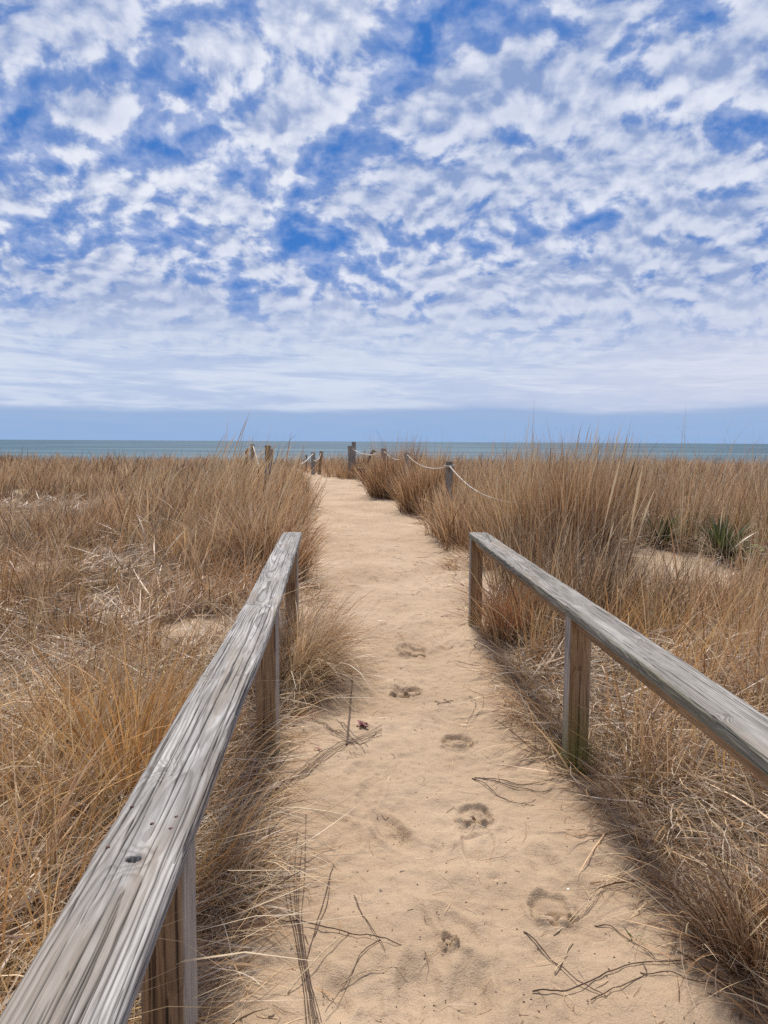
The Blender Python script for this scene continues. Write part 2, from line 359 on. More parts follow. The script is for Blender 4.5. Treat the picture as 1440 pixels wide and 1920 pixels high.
def print_dents(x, y):
    dz = np.zeros_like(x); scoop_shade = np.zeros_like(x); crk = np.zeros_like(x)
    for i, (px, py, w, yaw) in enumerate(PRINTS):
        c = G(px, py); sx = w; sy = w * 1.15
        X = (x - c[0]) / sx; Y = (y - c[1]) / sy
        m = (np.abs(X) < 2) & (np.abs(Y) < 2.2)
        Xm = X[m]; Ym = Y[m]
        wob = fbm(Xm * 1.7 + i * 7, Ym * 1.7, 51, 3) * .35
        r = np.sqrt(Xm ** 2 + (Ym * .9) ** 2) + wob * .5
        # heel scoop with a steep far wall
        scoop = (1 - sst(r, .78, 1.0)) * sst(Ym, -.85, .35)
        z = -.014 * scoop
        # crusted plates pushed up on the near side, with open cracks
        pm = (1 - sst(np.sqrt((Xm * .9) ** 2 + ((Ym + .55) * 1.5) ** 2) + wob * .6, .75, 1.05))
        pt = np.random.default_rng(100 + i).uniform(-1.2, 1.2, (13, 2)); pt[:, 1] = pt[:, 1] * .6 - .5
        dd = np.sqrt((Xm[:, None] - pt[:, 0] + wob[:, None] * .5) ** 2 + (Ym[:, None] - pt[:, 1]) ** 2)
        o = np.argsort(dd, 1)[:, :2]; s_ = np.take_along_axis(dd, o, 1)
        gap = s_[:, 1] - s_[:, 0]
        hgt = np.random.default_rng(200 + i).uniform(.004, .028, 13)[o[:, 0]]
        tilt = np.random.default_rng(300 + i).uniform(-.014, .014, (13, 2))[o[:, 0]]
        z = z + pm * (hgt + tilt[:, 0] * (Xm - pt[o[:, 0], 0]) + tilt[:, 1] * (Ym - pt[o[:, 0], 1]))
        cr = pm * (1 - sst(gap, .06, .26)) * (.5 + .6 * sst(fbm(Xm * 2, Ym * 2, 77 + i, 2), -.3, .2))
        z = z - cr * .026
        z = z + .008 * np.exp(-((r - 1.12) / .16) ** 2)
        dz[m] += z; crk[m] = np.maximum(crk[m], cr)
        scoop_shade[m] = np.maximum(scoop_shade[m], scoop * .22 * (1 - pm))  # painted shade of the scoop, stronger towards its far wall
    # a shoe outline with a crisp right rim
    c = G(897, 1590); X = (x - c[0]); Y = (y - c[1])
    m = (np.abs(X) < .2) & (np.abs(Y) < .3); Xm = X[m]; Ym = Y[m]
    wd = .048 + .012 * np.cos((Ym - .04) * 22); q = np.abs(Xm - .006 * np.sin(Ym * 20)) / wd
    inn = (1 - sst(q, .82, 1.0)) * (1 - sst(np.abs(Ym), .10, .125))
    dz[m] += -.011 * inn + .004 * np.exp(-((q - 1.15) / .15) ** 2) * (1 - sst(np.abs(Ym), .09, .13))
    # other blurred prints down the path
    rg = np.random.default_rng(8)
    for k in range(120):
        yy = 1.6 + 26 * rg.random() ** 1.8; l, r_ = edges(yy); xx = l + (r_ - l) * (.2 + .6 * rg.random())
        a = rg.normal(0, .35); L = rg.uniform(.10, .15); W = rg.uniform(.045, .06); dp = rg.uniform(.004, .015)
        m = (np.abs(x - xx) < .3) & (np.abs(y - yy) < .3)
        if not m.any(): continue
        X = (x[m] - xx) * math.cos(a) + (y[m] - yy) * math.sin(a); Y = -(x[m] - xx) * math.sin(a) + (y[m] - yy) * math.cos(a)
        q = np.sqrt((X / W) ** 2 + (Y / L) ** 2)
        dz[m] += -dp * (1 - sst(q, .5, 1.0)) + dp * .45 * np.exp(-((q - 1.2) / .2) ** 2)
    return dz, scoop_shade, crk
def build_ground():
    def axis(pts):
        out = []
        for (a, b, s0, s1) in pts:
            n = max(2, int(abs(b - a) / ((s0 + s1) / 2)))
            t = np.linspace(0, 1, n, endpoint=False)
            k = s1 / s0; f = (k ** t - 1) / (k - 1) if abs(k - 1) > 1e-3 else t
            out.append(a + (b - a) * f)
        return np.concatenate(out + [[pts[-1][1]]])
    fine = .0052 if not QUICK else .02
    ys = axis([(-30, 0, 2.5, .3), (0, 1.7, .3, .02), (1.7, 5.2, fine, fine * 1.25), (5.2, 12, .012 if not QUICK else .03, .05), (12, 42, .06, .3), (42, 300, .6, 20), (300, 9000, 60, 2500)])
    xs = axis([(-9000, -60, 2500, 30), (-60, -8, 8, .3), (-8, -1.1, .25, .03), (-1.1, 1.5, fine, fine), (1.5, 8, .03, .25), (8, 60, .3, 8), (60, 9000, 30, 2500)])
    X, Y = np.meshgrid(xs, ys); sh = X.shape; x = X.ravel(); y = Y.ravel()
    z = ground_h(x, y); dz, scoop_shade, crk = print_dents(x, y); z = z + dz
    far = sst(np.hypot(x, y), 300, 900); z = z * (1 - far) + far * -9.0
    idx = np.arange(len(x)).reshape(sh)
    f = np.stack([idx[:-1, :-1].ravel(), idx[:-1, 1:].ravel(), idx[1:, 1:].ravel(), idx[1:, :-1].ravel()], 1)
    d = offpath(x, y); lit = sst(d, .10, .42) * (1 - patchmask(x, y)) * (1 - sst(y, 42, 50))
    o = mesh_obj('ground', np.stack([x, y, z], 1), f, SAND, attrs={'litter': lit, 'print_shade': np.clip(scoop_shade + crk * 1.9, 0, 1.7)})
    tag(o, kind='structure')
build_ground()
# sea
def build_sea():
    ys = np.array([-9000, 70, 90, 130, 200, 400, 1200, 4000, 16000, 50000.]); xs = np.array([-50000, -9000, -2000, -400, 0, 400, 2000, 9000, 50000.])
    ys = ys[1:]
    X, Y = np.meshgrid(xs, ys); idx = np.arange(X.size).reshape(X.shape)
    f = np.stack([idx[:-1, :-1].ravel(), idx[:-1, 1:].ravel(), idx[1:, 1:].ravel(), idx[1:, :-1].ravel()], 1)
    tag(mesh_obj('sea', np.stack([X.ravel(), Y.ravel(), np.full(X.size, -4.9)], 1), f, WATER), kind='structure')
build_sea()

# ------------------------------------------------------------------ weathered timber
def timber(name, L, W, H, parent, M, nS=None, knots=(), cracks=40, seed=0, tone='grey', pith=(.01, -.05), nW=60, nH=14, rel=1.0, wave=0.0, edgewear=1.0, holes=(), algae=None, wearmask=None):
    """a board of length L along local Y, width W along X, height H along Z (z=0 is the top face).  M places it."""
    rg = np.random.default_rng(seed)
    nS = nS or int(L / .004)
    s = np.linspace(0, L, nS + 1)
    # cross-section loop, counter-clockwise, rounded corners
    rc = min(.006, H * .2); loop = []
    def line(a, b, n): return [(a[0] + (b[0] - a[0]) * k / n, a[1] + (b[1] - a[1]) * k / n) for k in range(n)]
    def arc(cx, cz, a0, a1, n=4): return [(cx + rc * math.cos(a0 + (a1 - a0) * k / n), cz + rc * math.sin(a0 + (a1 - a0) * k / n)) for k in range(n)]
    w = W / 2; pi = math.pi
    loop += line((-w + rc, 0), (w - rc, 0), nW) + arc(w - rc, -rc, pi / 2, 0) + line((w, -rc), (w, -H + rc), nH) + arc(w - rc, -H + rc, 0, -pi / 2)
    loop += line((w - rc, -H), (-w + rc, -H), 8) + arc(-w + rc, -H + rc, -pi / 2, -pi) + line((-w, -H + rc), (-w, -rc), nH) + arc(-w + rc, -rc, pi, pi / 2)
    lp = np.array(loop); n = len(lp)
    nrm = np.zeros((n, 2)); dl = np.roll(lp, -1, 0) - np.roll(lp, 1, 0); nrm[:, 0] = -dl[:, 1]; nrm[:, 1] = dl[:, 0]; nrm /= np.linalg.norm(nrm, axis=1)[:, None] + 1e-9
    nrm = nrm if nrm[nW // 2, 1] > 0 else -nrm
    S = np.repeat(s[:, None], n, 1); X = np.repeat(lp[None, :, 0], nS + 1, 0); Z = np.repeat(lp[None, :, 1], nS + 1, 0)
    NX = np.repeat(nrm[None, :, 0], nS + 1, 0); NZ = np.repeat(nrm[None, :, 1], nS + 1, 0)
    # growth rings round a wandering pith
    px_ = pith[0] + .05 * fbm(S * .55 + seed, S * 0, seed, 3) ; pz_ = pith[1] - .012 + .030 * fbm(S * .8, S * 0 + 9, seed + 5, 3)
    r = np.sqrt((X - px_) ** 2 + (Z - pz_) ** 2) + .0022 * fbm(S * 5, X * 60 + Z * 40, seed + 2, 3)
    knotm = np.zeros_like(S); hole = np.zeros_like(S); kr = np.zeros_like(S)
    for (ks, kx, kR) in knots:
        q = np.sqrt(((S - ks) / 1.35) ** 2 + (X - kx) ** 2) + .0015 * fbm(S * 40, X * 60, seed + 31, 2) + np.where(Z < -H * .5, 1, 0)
        r = r + .020 * np.exp(-(q / (kR * 2.6)) ** 2)
        mk = 1 - sst(q, kR * .75, kR * 1.05); knotm = np.maximum(knotm, mk); kr = np.where(mk > .1, q / .0022, kr)
    for (ks, kx, kR) in holes:
        q = np.sqrt(((S - ks) / 1.0) ** 2 + ((X - kx) / 1.25) ** 2) + .0012 * fbm(S * 80, X * 90, seed + 32, 2) + np.where(Z < -H * .5, 1, 0)
        hole = np.maximum(hole, 1 - sst(q, kR * .6, kR * 1.0))
    ring = (r / .0062) ; fr = ring - np.floor(ring)
    late = sst(fr, .35, .85) * (1 - sst(fr, .90, 1.0))
    amp = .55 + .45 * vnoise(ring * .77, S * 1.5, seed + 3)
    late = late * amp
    kf = kr - np.floor(kr); late = late * (1 - knotm) + knotm * (.3 + .4 * sst(kf, .3, .8))
    # drying cracks
    crack = np.zeros_like(S)
    per = np.concatenate([[0], np.cumsum(np.linalg.norm(np.diff(lp, axis=0), axis=1))])
    PER = np.repeat(per[None, :], nS + 1, 0)
    for k in range(cracks):
        c0 = rg.uniform(0, L); cl = rg.uniform(.05, .38) * (1 + (rg.random() < .2)); p0 = rg.uniform(.004, per[min(nW + nH, n - 1)])
        if rg.random() < .25: p0 = rg.uniform(per[-nH - 4], per[-1])
        a = (S - c0) / cl; i0 = max(0, int((c0 - cl) / L * nS)); i1 = min(nS + 1, int((c0 + cl) / L * nS) + 1)
        if i1 <= i0: continue
        sub = slice(i0, i1); Ss = S[sub]
        path = p0 + .0035 * fbm(Ss * 4 + k, Ss * 0, seed + 60 + k, 3) + .004 * (Ss - c0) * rg.normal()
        wd = rg.uniform(.0007, .0019) * np.clip(1 - np.abs(a[sub]), 0, 1) ** .5 + 1e-5
        g = np.exp(-((PER[sub] - path) / wd) ** 2) * (np.abs(a[sub]) < 1)
        crack[sub] = np.maximum(crack[sub], g * rg.uniform(.5, 1))
    crack *= (1 - hole)
    disp = rel * (.0011 * late + .0012 * fbm(S * 7, PER * 90, seed + 7, 3) - .0030 * crack) - .022 * hole + .0008 * knotm
    # chipped, worn arrises
    cor = np.zeros_like(S)
    for cx, cz in ((-w, 0), (w, 0)): cor = np.maximum(cor, np.exp(-((X - cx) ** 2 + (Z - cz) ** 2) / .006 ** 2))
    disp -= edgewear * cor * (.0015 + .004 * sst(fbm(S * 6, X * 3 + 5, seed + 8, 4), .05, .5))
    Xd = X + NX * disp + wave * fbm(S * 1.3, S * 0 + 3, seed + 9, 2); Zd = Z + NZ * disp
    # colour
    f1 = fbm(S * 3, PER * 26, seed + 11, 4) + .5 * fbm(S * 14, PER * 120, seed + 15, 3); f2 = fbm(S * 2.2, PER * 9, seed + 12, 4)
    if tone == 'grey': A = np.array([.245, .226, .205]); B = np.array([.43, .405, .372]); C = np.array([.112, .092, .078]); Dk = np.array([.028, .023, .02])
    elif tone == 'greybrown': A = np.array([.215, .197, .17]); B = np.array([.37, .345, .31]); C = np.array([.105, .084, .065]); Dk = np.array([.045, .035, .03])
    else: A = np.array([.27, .165, .082]); B = np.array([.42, .275, .15]); C = np.array([.13, .066, .03]); Dk = np.array([.035, .02, .012])
    def mixc(a, b, t): return a * (1 - t[..., None]) + b * t[..., None]
    base = mixc(np.broadcast_to(A, S.shape + (3,)), B, np.clip(.5 + f1 * 1.1 + f2 * .7, 0, 1))
    base = mixc(base, C, np.clip(late * .78 * (.5 + vnoise(S * 1.7, PER * 22, seed + 41)) + sst(f2, .05, .5) * .35, 0, 1))
    base = mixc(base, np.array([.27, .20, .135]), .42 * sst(fbm(S * 1.6, PER * 14, seed + 43, 4), .05, .6))
    base = mixc(base, Dk, np.clip(crack * 1.6, 0, 1)); base = mixc(base, Dk * .25, np.clip(hole * 1.6, 0, 1))
    base = mixc(base, C * .8, knotm * .45)
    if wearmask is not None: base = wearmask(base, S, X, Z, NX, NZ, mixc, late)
    if algae: base = algae(base, S, X, Z, NX, NZ, mixc)
    V = np.stack([Xd, S, Zd], -1).reshape(-1, 3)
    idx = np.arange((nS + 1) * n).reshape(nS + 1, n); nx = np.roll(idx, -1, 1)
    f = np.stack([idx[:-1].ravel(), idx[1:].ravel(), nx[1:].ravel(), nx[:-1].ravel()], 1)
    # end caps as fans
    e0 = len(V); V = np.concatenate([V, [[0, 0, -H / 2], [0, L, -H / 2]]])
    t0 = np.stack([idx[0], nx[0], np.full(n, e0)], 1); t1 = np.stack([nx[-1], idx[-1], np.full(n, e0 + 1)], 1)
    cols = np.concatenate([base.reshape(-1, 3), [A, A]])
    o = mesh_obj(name, V, (f, t0, t1), WOOD, parent, {'tint': cols})
    o.matrix_world = M if parent is None else M
    return o

def frame(a, b, roll=0.0):
    """matrix taking local Y onto a->b with local Z up"""
    a = Vector(a); b = Vector(b); y = (b - a).normalized(); x = y.cross(Vector((0, 0, 1))).normalized(); z = x.cross(y)
    m = Matrix((x, y, z)).transposed().to_4x4(); return Matrix.Translation(a) @ m @ Matrix.Rotation(roll, 4, 'Y')
def post_frame(x, y, z0, yaw=0, lean=(0, 0)):
    """local Y runs up, local X across, local Z towards the camera side"""
    m = Matrix(((1, 0, 0), (0, 0, -1), (0, 1, 0))).to_4x4()
    return Matrix.Translation((x, y, z0)) @ Matrix.Rotation(yaw, 4, 'Z') @ Matrix.Rotation(lean[0], 4, 'X') @ Matrix.Rotation(lean[1], 4, 'Y') @ m
RZ = EYE - .658                       # top of the rails
def rel_loc(P, parent): return P
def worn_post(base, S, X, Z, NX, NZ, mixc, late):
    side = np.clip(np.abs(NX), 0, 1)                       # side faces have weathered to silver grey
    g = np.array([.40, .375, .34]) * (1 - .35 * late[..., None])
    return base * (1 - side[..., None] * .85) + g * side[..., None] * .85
def green_foot(h):
    def f(base, S, X, Z, NX, NZ, mixc):
        k = (1 - sst(S + .05 * fbm(S * 9, X * 30, 91, 3), .30, .30 + h)) * .75
        return mixc(base, np.array([.10, .125, .018]), np.clip(k, 0, 1))
    return f
def green_side(base, S, X, Z, NX, NZ, mixc):
    k = np.clip(-NX, 0, 1) * (.35 + .5 * sst(fbm(S * 2, Z * 20, 92, 3), -.3, .4)) + .22 * sst(fbm(S * 1.3, X * 12, 93, 3), 0, .5)
    k = k * .6
    return mixc(base, np.array([.165, .17, .105]), np.clip(k, 0, 1))

def rail(side):
    sgn = -1 if side == 'l' else 1
    if side == 'l':
        cj = .5 * (np.array(G(455, 1135, RZ)) + G(520, 1135, RZ)); cf = .5 * (np.array(G(530, 997, RZ)) + G(566, 997, RZ)); cn = .5 * (np.array(G(2, 1905, RZ)) + G(226, 1905, RZ))
    else:
        cj = .5 * (np.array(G(1060, 1137, RZ)) + G(1122, 1133, RZ)); cf = .5 * (np.array(G(880, 998, RZ)) + G(912, 997, RZ)); 
        i_ = G(1440, 1423, RZ); o_ = G(1440, 1343, RZ); dd = (i_ - o_)
        ax = (o_ + np.array([-.066, .0, 0]) + i_ + np.array([.07, 0, 0])) / 2; cn = ax
    print('RAIL', side, cn, cj, cf)
    dn = (cn - cj); dn /= np.linalg.norm(dn); cn2 = cj + dn * ((cj[1] - (-.35)) / -dn[1] if dn[1] else 3)
    root = empty('handrail', (float(cj[0]), float(cj[1]), 0))
    if side == 'l': tag(root, 'silver-grey wooden handrail with a knot hole and rusty nail heads near its close end', 'handrail', 'weathered handrails flanking the path')
    else: tag(root, 'grey wooden handrail whose middle post has a green mossy foot', 'handrail', 'weathered handrails flanking the path')
    inv = Matrix.Translation(root.location).inverted()
    def put(o): o.matrix_world = o.matrix_world; o.parent = root; o.matrix_parent_inverse = inv; return o
    near_len = float(np.linalg.norm(cn2 - cj)); far_len = float(np.linalg.norm(cf - cj))
    def s_of(px, py):         # photo point on the top face -> board coords (from joint towards camera reversed)
        p = G(px, py, RZ) - cn2; y = (cj - cn2) / near_len; x = np.array([y[1], -y[0], 0]); return float(p @ y), float(p @ x)
    if side == 'l':
        kn = [(*s_of(253, 1612), .010), (*s_of(310, 1443), .011), (*s_of(386, 1268), .008), (*s_of(447, 1266), .007)]; hl = [(*s_of(255, 1611), .0105)]
    else:
        kn = [(*s_of(1362, 1342), .010), (*s_of(1200, 1200), .006)]; hl = []
    q = 1 if not QUICK else 3
    put(timber('cap_board', near_len, .140, .038, None, frame(cn2, cj), nS=int(near_len / (.0035 * q)), knots=kn, holes=hl, cracks=130 if side == 'l' else 80, seed=21 if side == 'l' else 57,
           tone='grey' if side == 'l' else 'greybrown', pith=(.012, -.055) if side == 'l' else (.09, -.05), nW=96 // q, nH=20 // q, algae=None if side == 'l' else green_side, wave=.006, rel=1.2))
    dz = .0025
    kf = [(.02, -.03, .008), (.6, .02, .010), (1.35, -.02, .010), (1.9, .03, .008)] if side == 'l' else [(.75, 0, .011), (1.5, .03, .009), (2.1, -.02, .01)]
    a = cj + (cf - cj) * .0012; a[2] -= dz * .6; b = cf.copy(); b[2] -= dz
    put(timber('cap_board', far_len - .004, .139, .038, None, frame(a, b), nS=int(far_len / (.005 * q)), knots=kf, cracks=60, seed=33 if side == 'l' else 71,
           tone='grey' if side == 'l' else 'greybrown', pith=(-.005, -.03), nW=64 // q, nH=12 // q, algae=None if side == 'l' else green_side, wave=.003, rel=1.5))
    # stringer under the cap
    if side == 'r':
        off = np.array([.0, 0, -.0385])
        for (p, q2) in ((cn2, cj), (cj, cf)):
            put(timber('stringer', float(np.linalg.norm(q2 - p)) - .01, .038, .05, None, frame(p + off + np.array([-.015, 0, 0]), q2 + off + np.array([-.015, 0, 0])), nS=300, cracks=10, seed=80, tone='brown', nW=8, nH=8))
    top = RZ - .0395
    if side == 'l':
        posts = [(-.378 - .0445, 1.45 + .0445 - .05, 31, 0), (-.448 - .0445, 3.2, 32, 0), (float(cf[0]) + .006, float(cf[1]) - .10, 33, 0)]
    else:
        posts = [(float(cj[0]) - .012, float(cj[1]) + .0, 41, 1), (float(cf[0]) - .018, float(cf[1]) - .06, 42, 0), (float(cn2[0] + (cj - cn2)[0] * .30) - .01, float(cn2[1] + (cj - cn2)[1] * .30), 43, 0)]
    for i, (x, y, sd_, alg) in enumerate(posts):
        z0 = float(ground_h(np.array([x]), np.array([y]))[0]) - .30; H = top - z0
        M = post_frame(x, y + .0, z0, R(1.0 * (i - 1)))
        M = M @ Matrix.Translation((0, 0, .0445))
        # M: local Z towards camera, its face plane .0445 in front of the post axis
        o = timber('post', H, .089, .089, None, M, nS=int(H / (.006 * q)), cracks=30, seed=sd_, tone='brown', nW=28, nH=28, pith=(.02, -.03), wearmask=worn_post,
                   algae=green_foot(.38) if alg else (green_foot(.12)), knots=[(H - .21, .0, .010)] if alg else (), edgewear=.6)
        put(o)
    if side == 'l':
        for (px, py) in ((248, 1513), (285, 1545), (320, 1554), (331, 1532), (202, 1589)):
            p = G(px, py, RZ)
            ang = np.linspace(0, 2 * np.pi, 13)[:-1]; rr = .0036 * (1 + .15 * np.sin(ang * 3 + px))
            v = np.concatenate([np.stack([rr * np.cos(ang), rr * np.sin(ang), np.full(12, -.002)], 1), np.stack([rr * .9 * np.cos(ang), rr * .9 * np.sin(ang), np.full(12, .0016)], 1), [[0, 0, .0022]]])
            i = np.arange(12); j = (i + 1) % 12
            o = mesh_obj('nail_head', v + p, (np.stack([i, j, j + 12, i + 12], 1), np.stack([i + 12, j + 12, np.full(12, 24)], 1)), RUST)
            put(o)
    return cn2, cj, cf
RL = rail('l'); RR = rail('r')

# ------------------------------------------------------------------ grass
PAL = {   # base colours of the dry blades
 'straw': np.array([[.64, .46, .27], [.55, .38, .21], [.74, .58, .38], [.42, .27, .14], [.60, .46, .30], [.30, .18, .09]]),
 'gold': np.array([[.64, .40, .17], [.54, .31, .12], [.70, .49, .25], [.42, .225, .085], [.50, .33, .13], [.30, .16, .06]]),
 'grey': np.array([[.58, .48, .37], [.43, .34, .26], [.72, .61, .48], [.28, .20, .15], [.48, .39, .31], [.17, .115, .085]]),
 'brown': np.array([[.34, .20, .105], [.25, .135, .065], [.44, .28, .15], [.17, .09, .045], [.50, .33, .19], [.12, .06, .03]]),
 'tan': np.array([[.50, .335, .195], [.40, .25, .14], [.60, .43, .27], [.28, .165, .09], [.66, .50, .33], [.20, .115, .06]]),
 'rust': np.array([[.42, .15, .06], [.32, .10, .04], [.48, .23, .10], [.38, .18, .08], [.48, .29, .15]]),
 'green': np.array([[.085, .115, .04], [.12, .15, .05], [.055, .075, .03], [.19, .19, .08], [.10, .125, .045]]),
 'dark': np.array([[.07, .045, .03], [.05, .03, .022], [.10, .06, .04], [.13, .085, .055], [.06, .04, .03]]),
}
class Blades:
    def __init__(s): s.V = []; s.F = []; s.C = []; s.n = 0; s.count = 0
    def add(s, x, y, az, lean, bend, length, width, pal, segs=4, curl=None, z=None, tipfade=.15, droop=None, basecol=None, head=0, tm=None, flat=False):
        """n blades: foot x,y; az heading of the lean; lean and bend in radians from the vertical"""
        n = len(x)
        if n == 0: return
        s.count += n
        u = np.linspace(0, 1, segs + 1)
        um = (u[1:] + u[:-1]) / 2
        th = lean[:, None] + bend[:, None] * um[None] ** 1.3
        th = np.minimum(th, 2.6)
        a = az[:, None] + (curl[:, None] * um[None] if curl is not None else 0)
        ds = (length / segs)[:, None]
        dx = np.sin(th) * np.cos(a) * ds; dy = np.sin(th) * np.sin(a) * ds; dz = np.cos(th) * ds
        Z0 = ground_h(x, y) - .01 if z is None else z
        c0 = np.zeros((n, 1))
        PX = x[:, None] + np.concatenate([c0, np.cumsum(dx, 1)], 1); PY = y[:, None] + np.concatenate([c0, np.cumsum(dy, 1)], 1)
        PZ = Z0[:, None] + np.concatenate([c0, np.cumsum(dz, 1)], 1)
        floor = Z0[:, None] + .012 + .02 * (np.arange(n)[:, None] % 7) / 7
        if flat: PZ = Z0[:, None] + .0008 + 0 * PX
        else: PZ[:, 1:] = np.maximum(PZ[:, 1:], floor)
        width = width * np.exp(np.clip(rng.normal(.2, .34, n), -1, .8))
        # ribbon side vector
        ph = rng.uniform(0, 2 * np.pi, n); sx = np.cos(ph)[:, None] * .85 - np.sin(a).mean(1)[:, None] * .6 * np.sign(np.cos(ph))[:, None] if curl is not None else np.cos(ph)[:, None]
        sy = np.sin(ph)[:, None]; sz = rng.normal(0, .35, n)[:, None]
        if flat: sx = -np.sin(a).mean(1)[:, None]; sy = np.cos(a).mean(1)[:, None]; sz = sz * .5 + .5
        nn = np.sqrt(sx ** 2 + sy ** 2 + sz ** 2) + 1e-6
        prof = np.interp(u, [0, .25, .7, 1], [.75, 1, .75, .12])
        w = width[:, None] * prof[None] * .5
        if head:      # feathery seed head near the tip
            w = width[:, None] * .5 * np.interp(u, [0, .6, .72, .85, 1], [.7, .55, 1.9, 2.3, .3])[None]
        L = np.stack([PX - sx / nn * w, PY - sy / nn * w, PZ - sz / nn * w], -1); Rr = np.stack([PX + sx / nn * w, PY + sy / nn * w, PZ + sz / nn * w], -1)
        V = np.stack([L, Rr], 2).reshape(-1, 3)
        k = segs + 1; base = (np.arange(n) * k * 2)[:, None] + (np.arange(segs) * 2)[None] + s.n
        f = np.stack([base, base + 1, base + 3, base + 2], -1).reshape(-1, 4)
        P = PAL[pal] if isinstance(pal, str) else pal
        c = P[rng.integers(0, len(P), n)] * rng.uniform(.6, 1.6, n)[:, None]
        if tm is not None: c = c * tm
        c = c * np.array([1.13, 1.13, 1.09])
        c = c * np.minimum(1, .72 / c.max(1, keepdims=True))
        C = np.repeat(c[:, None, :], k, 1)
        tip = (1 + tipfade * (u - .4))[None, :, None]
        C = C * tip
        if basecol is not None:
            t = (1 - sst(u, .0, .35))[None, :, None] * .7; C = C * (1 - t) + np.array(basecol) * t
        C = np.repeat(C[:, :, None, :], 2, 2).reshape(-1, 3)
        s.V.append(V); s.F.append(f); s.C.append(np.clip(C, .005, .9)); s.n += len(V)
    def build(s, name, mat=None, parent=None):
        return mesh_obj(name, np.concatenate(s.V), np.concatenate(s.F), mat or GRASS, parent, {'tint': np.concatenate(s.C)}, smooth=False)

def scatter(n, x0, x1, y0, y1, power=0.0, cond=None):
    """n random feet in a trapezoid that widens with y; cond(x, y) -> keep probability"""
    y = y0 + (y1 - y0) * rng.random(n) ** (1 + power); x = (x0(y) if callable(x0) else x0) + rng.random(n) * ((x1(y) if callable(x1) else x1) - (x0(y) if callable(x0) else x0))
    if cond is not None:
        k = rng.random(n) < cond(x, y); x = x[k]; y = y[k]
    return x, y
def inside(x, y, a=.02, b=.35):
    d = offpath(x, y); return sst(d, a, b) * (1 - .93 * patchmask(x, y))
def clumpy(x, y, f, seed, lo=-.25, hi=.25): return sst(fbm(x * f, y * f, seed, 3), lo, hi)
def nearrail(x, y, top):
    """length allowed so that the tips stay beneath the rails"""
    out = np.full(len(x), 9.0)
    for (n_, j, f_) in (RL, RR):
        xr = np.interp(y, [n_[1], j[1], f_[1]], [n_[0], j[0], f_[0]]); m = (np.abs(x - xr) < .12) & (y < f_[1] + .1)
        out[m] = top
    return out
WX = 1.0     # the breeze leans things towards +x
DEN = .12 if QUICK else 1.0
def N(n): return max(10, int(n * DEN))
LOWC = G(1310, 1125)
def lowzone(x, y):
    k = 1 - .48 * (1 - sst(np.hypot((x - LOWC[0]) / 1.6, (y - LOWC[1]) / 1.7), .6, 1.0))
    return k * (1 - .35 * (1 - sst(np.hypot((x + 2.3) / 1.3, (y - 14) / 3.5), .6, 1.0)))
def gn(m, s_, n): return rng.normal(m, s_, n)

def tuft(B, cx, cy, n, rad, hgt, spread, bend, width, pal, az0=0, azs=3.2, segs=5, base=None, hsd=.2, lean0=.0, curl=.5):
    """one bunch: n blades fanning out of a foot of radius rad"""
    n = N(n) if n > 60 else n
    r = rad * np.sqrt(rng.random(n)); a = rng.uniform(0, 2 * np.pi, n)
    x = cx + r * np.cos(a); y = cy + r * np.sin(a)
    az = np.where(rng.random(n) < .7, a, az0 + rng.normal(0, azs * .4, n))
    lean = np.abs(rng.normal(0, spread, n)) * (.4 + r / rad) + lean0
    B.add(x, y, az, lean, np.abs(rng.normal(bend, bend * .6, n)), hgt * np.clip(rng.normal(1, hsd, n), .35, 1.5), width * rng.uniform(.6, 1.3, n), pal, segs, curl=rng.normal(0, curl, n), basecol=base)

def hill_len(x, y): return 1.0

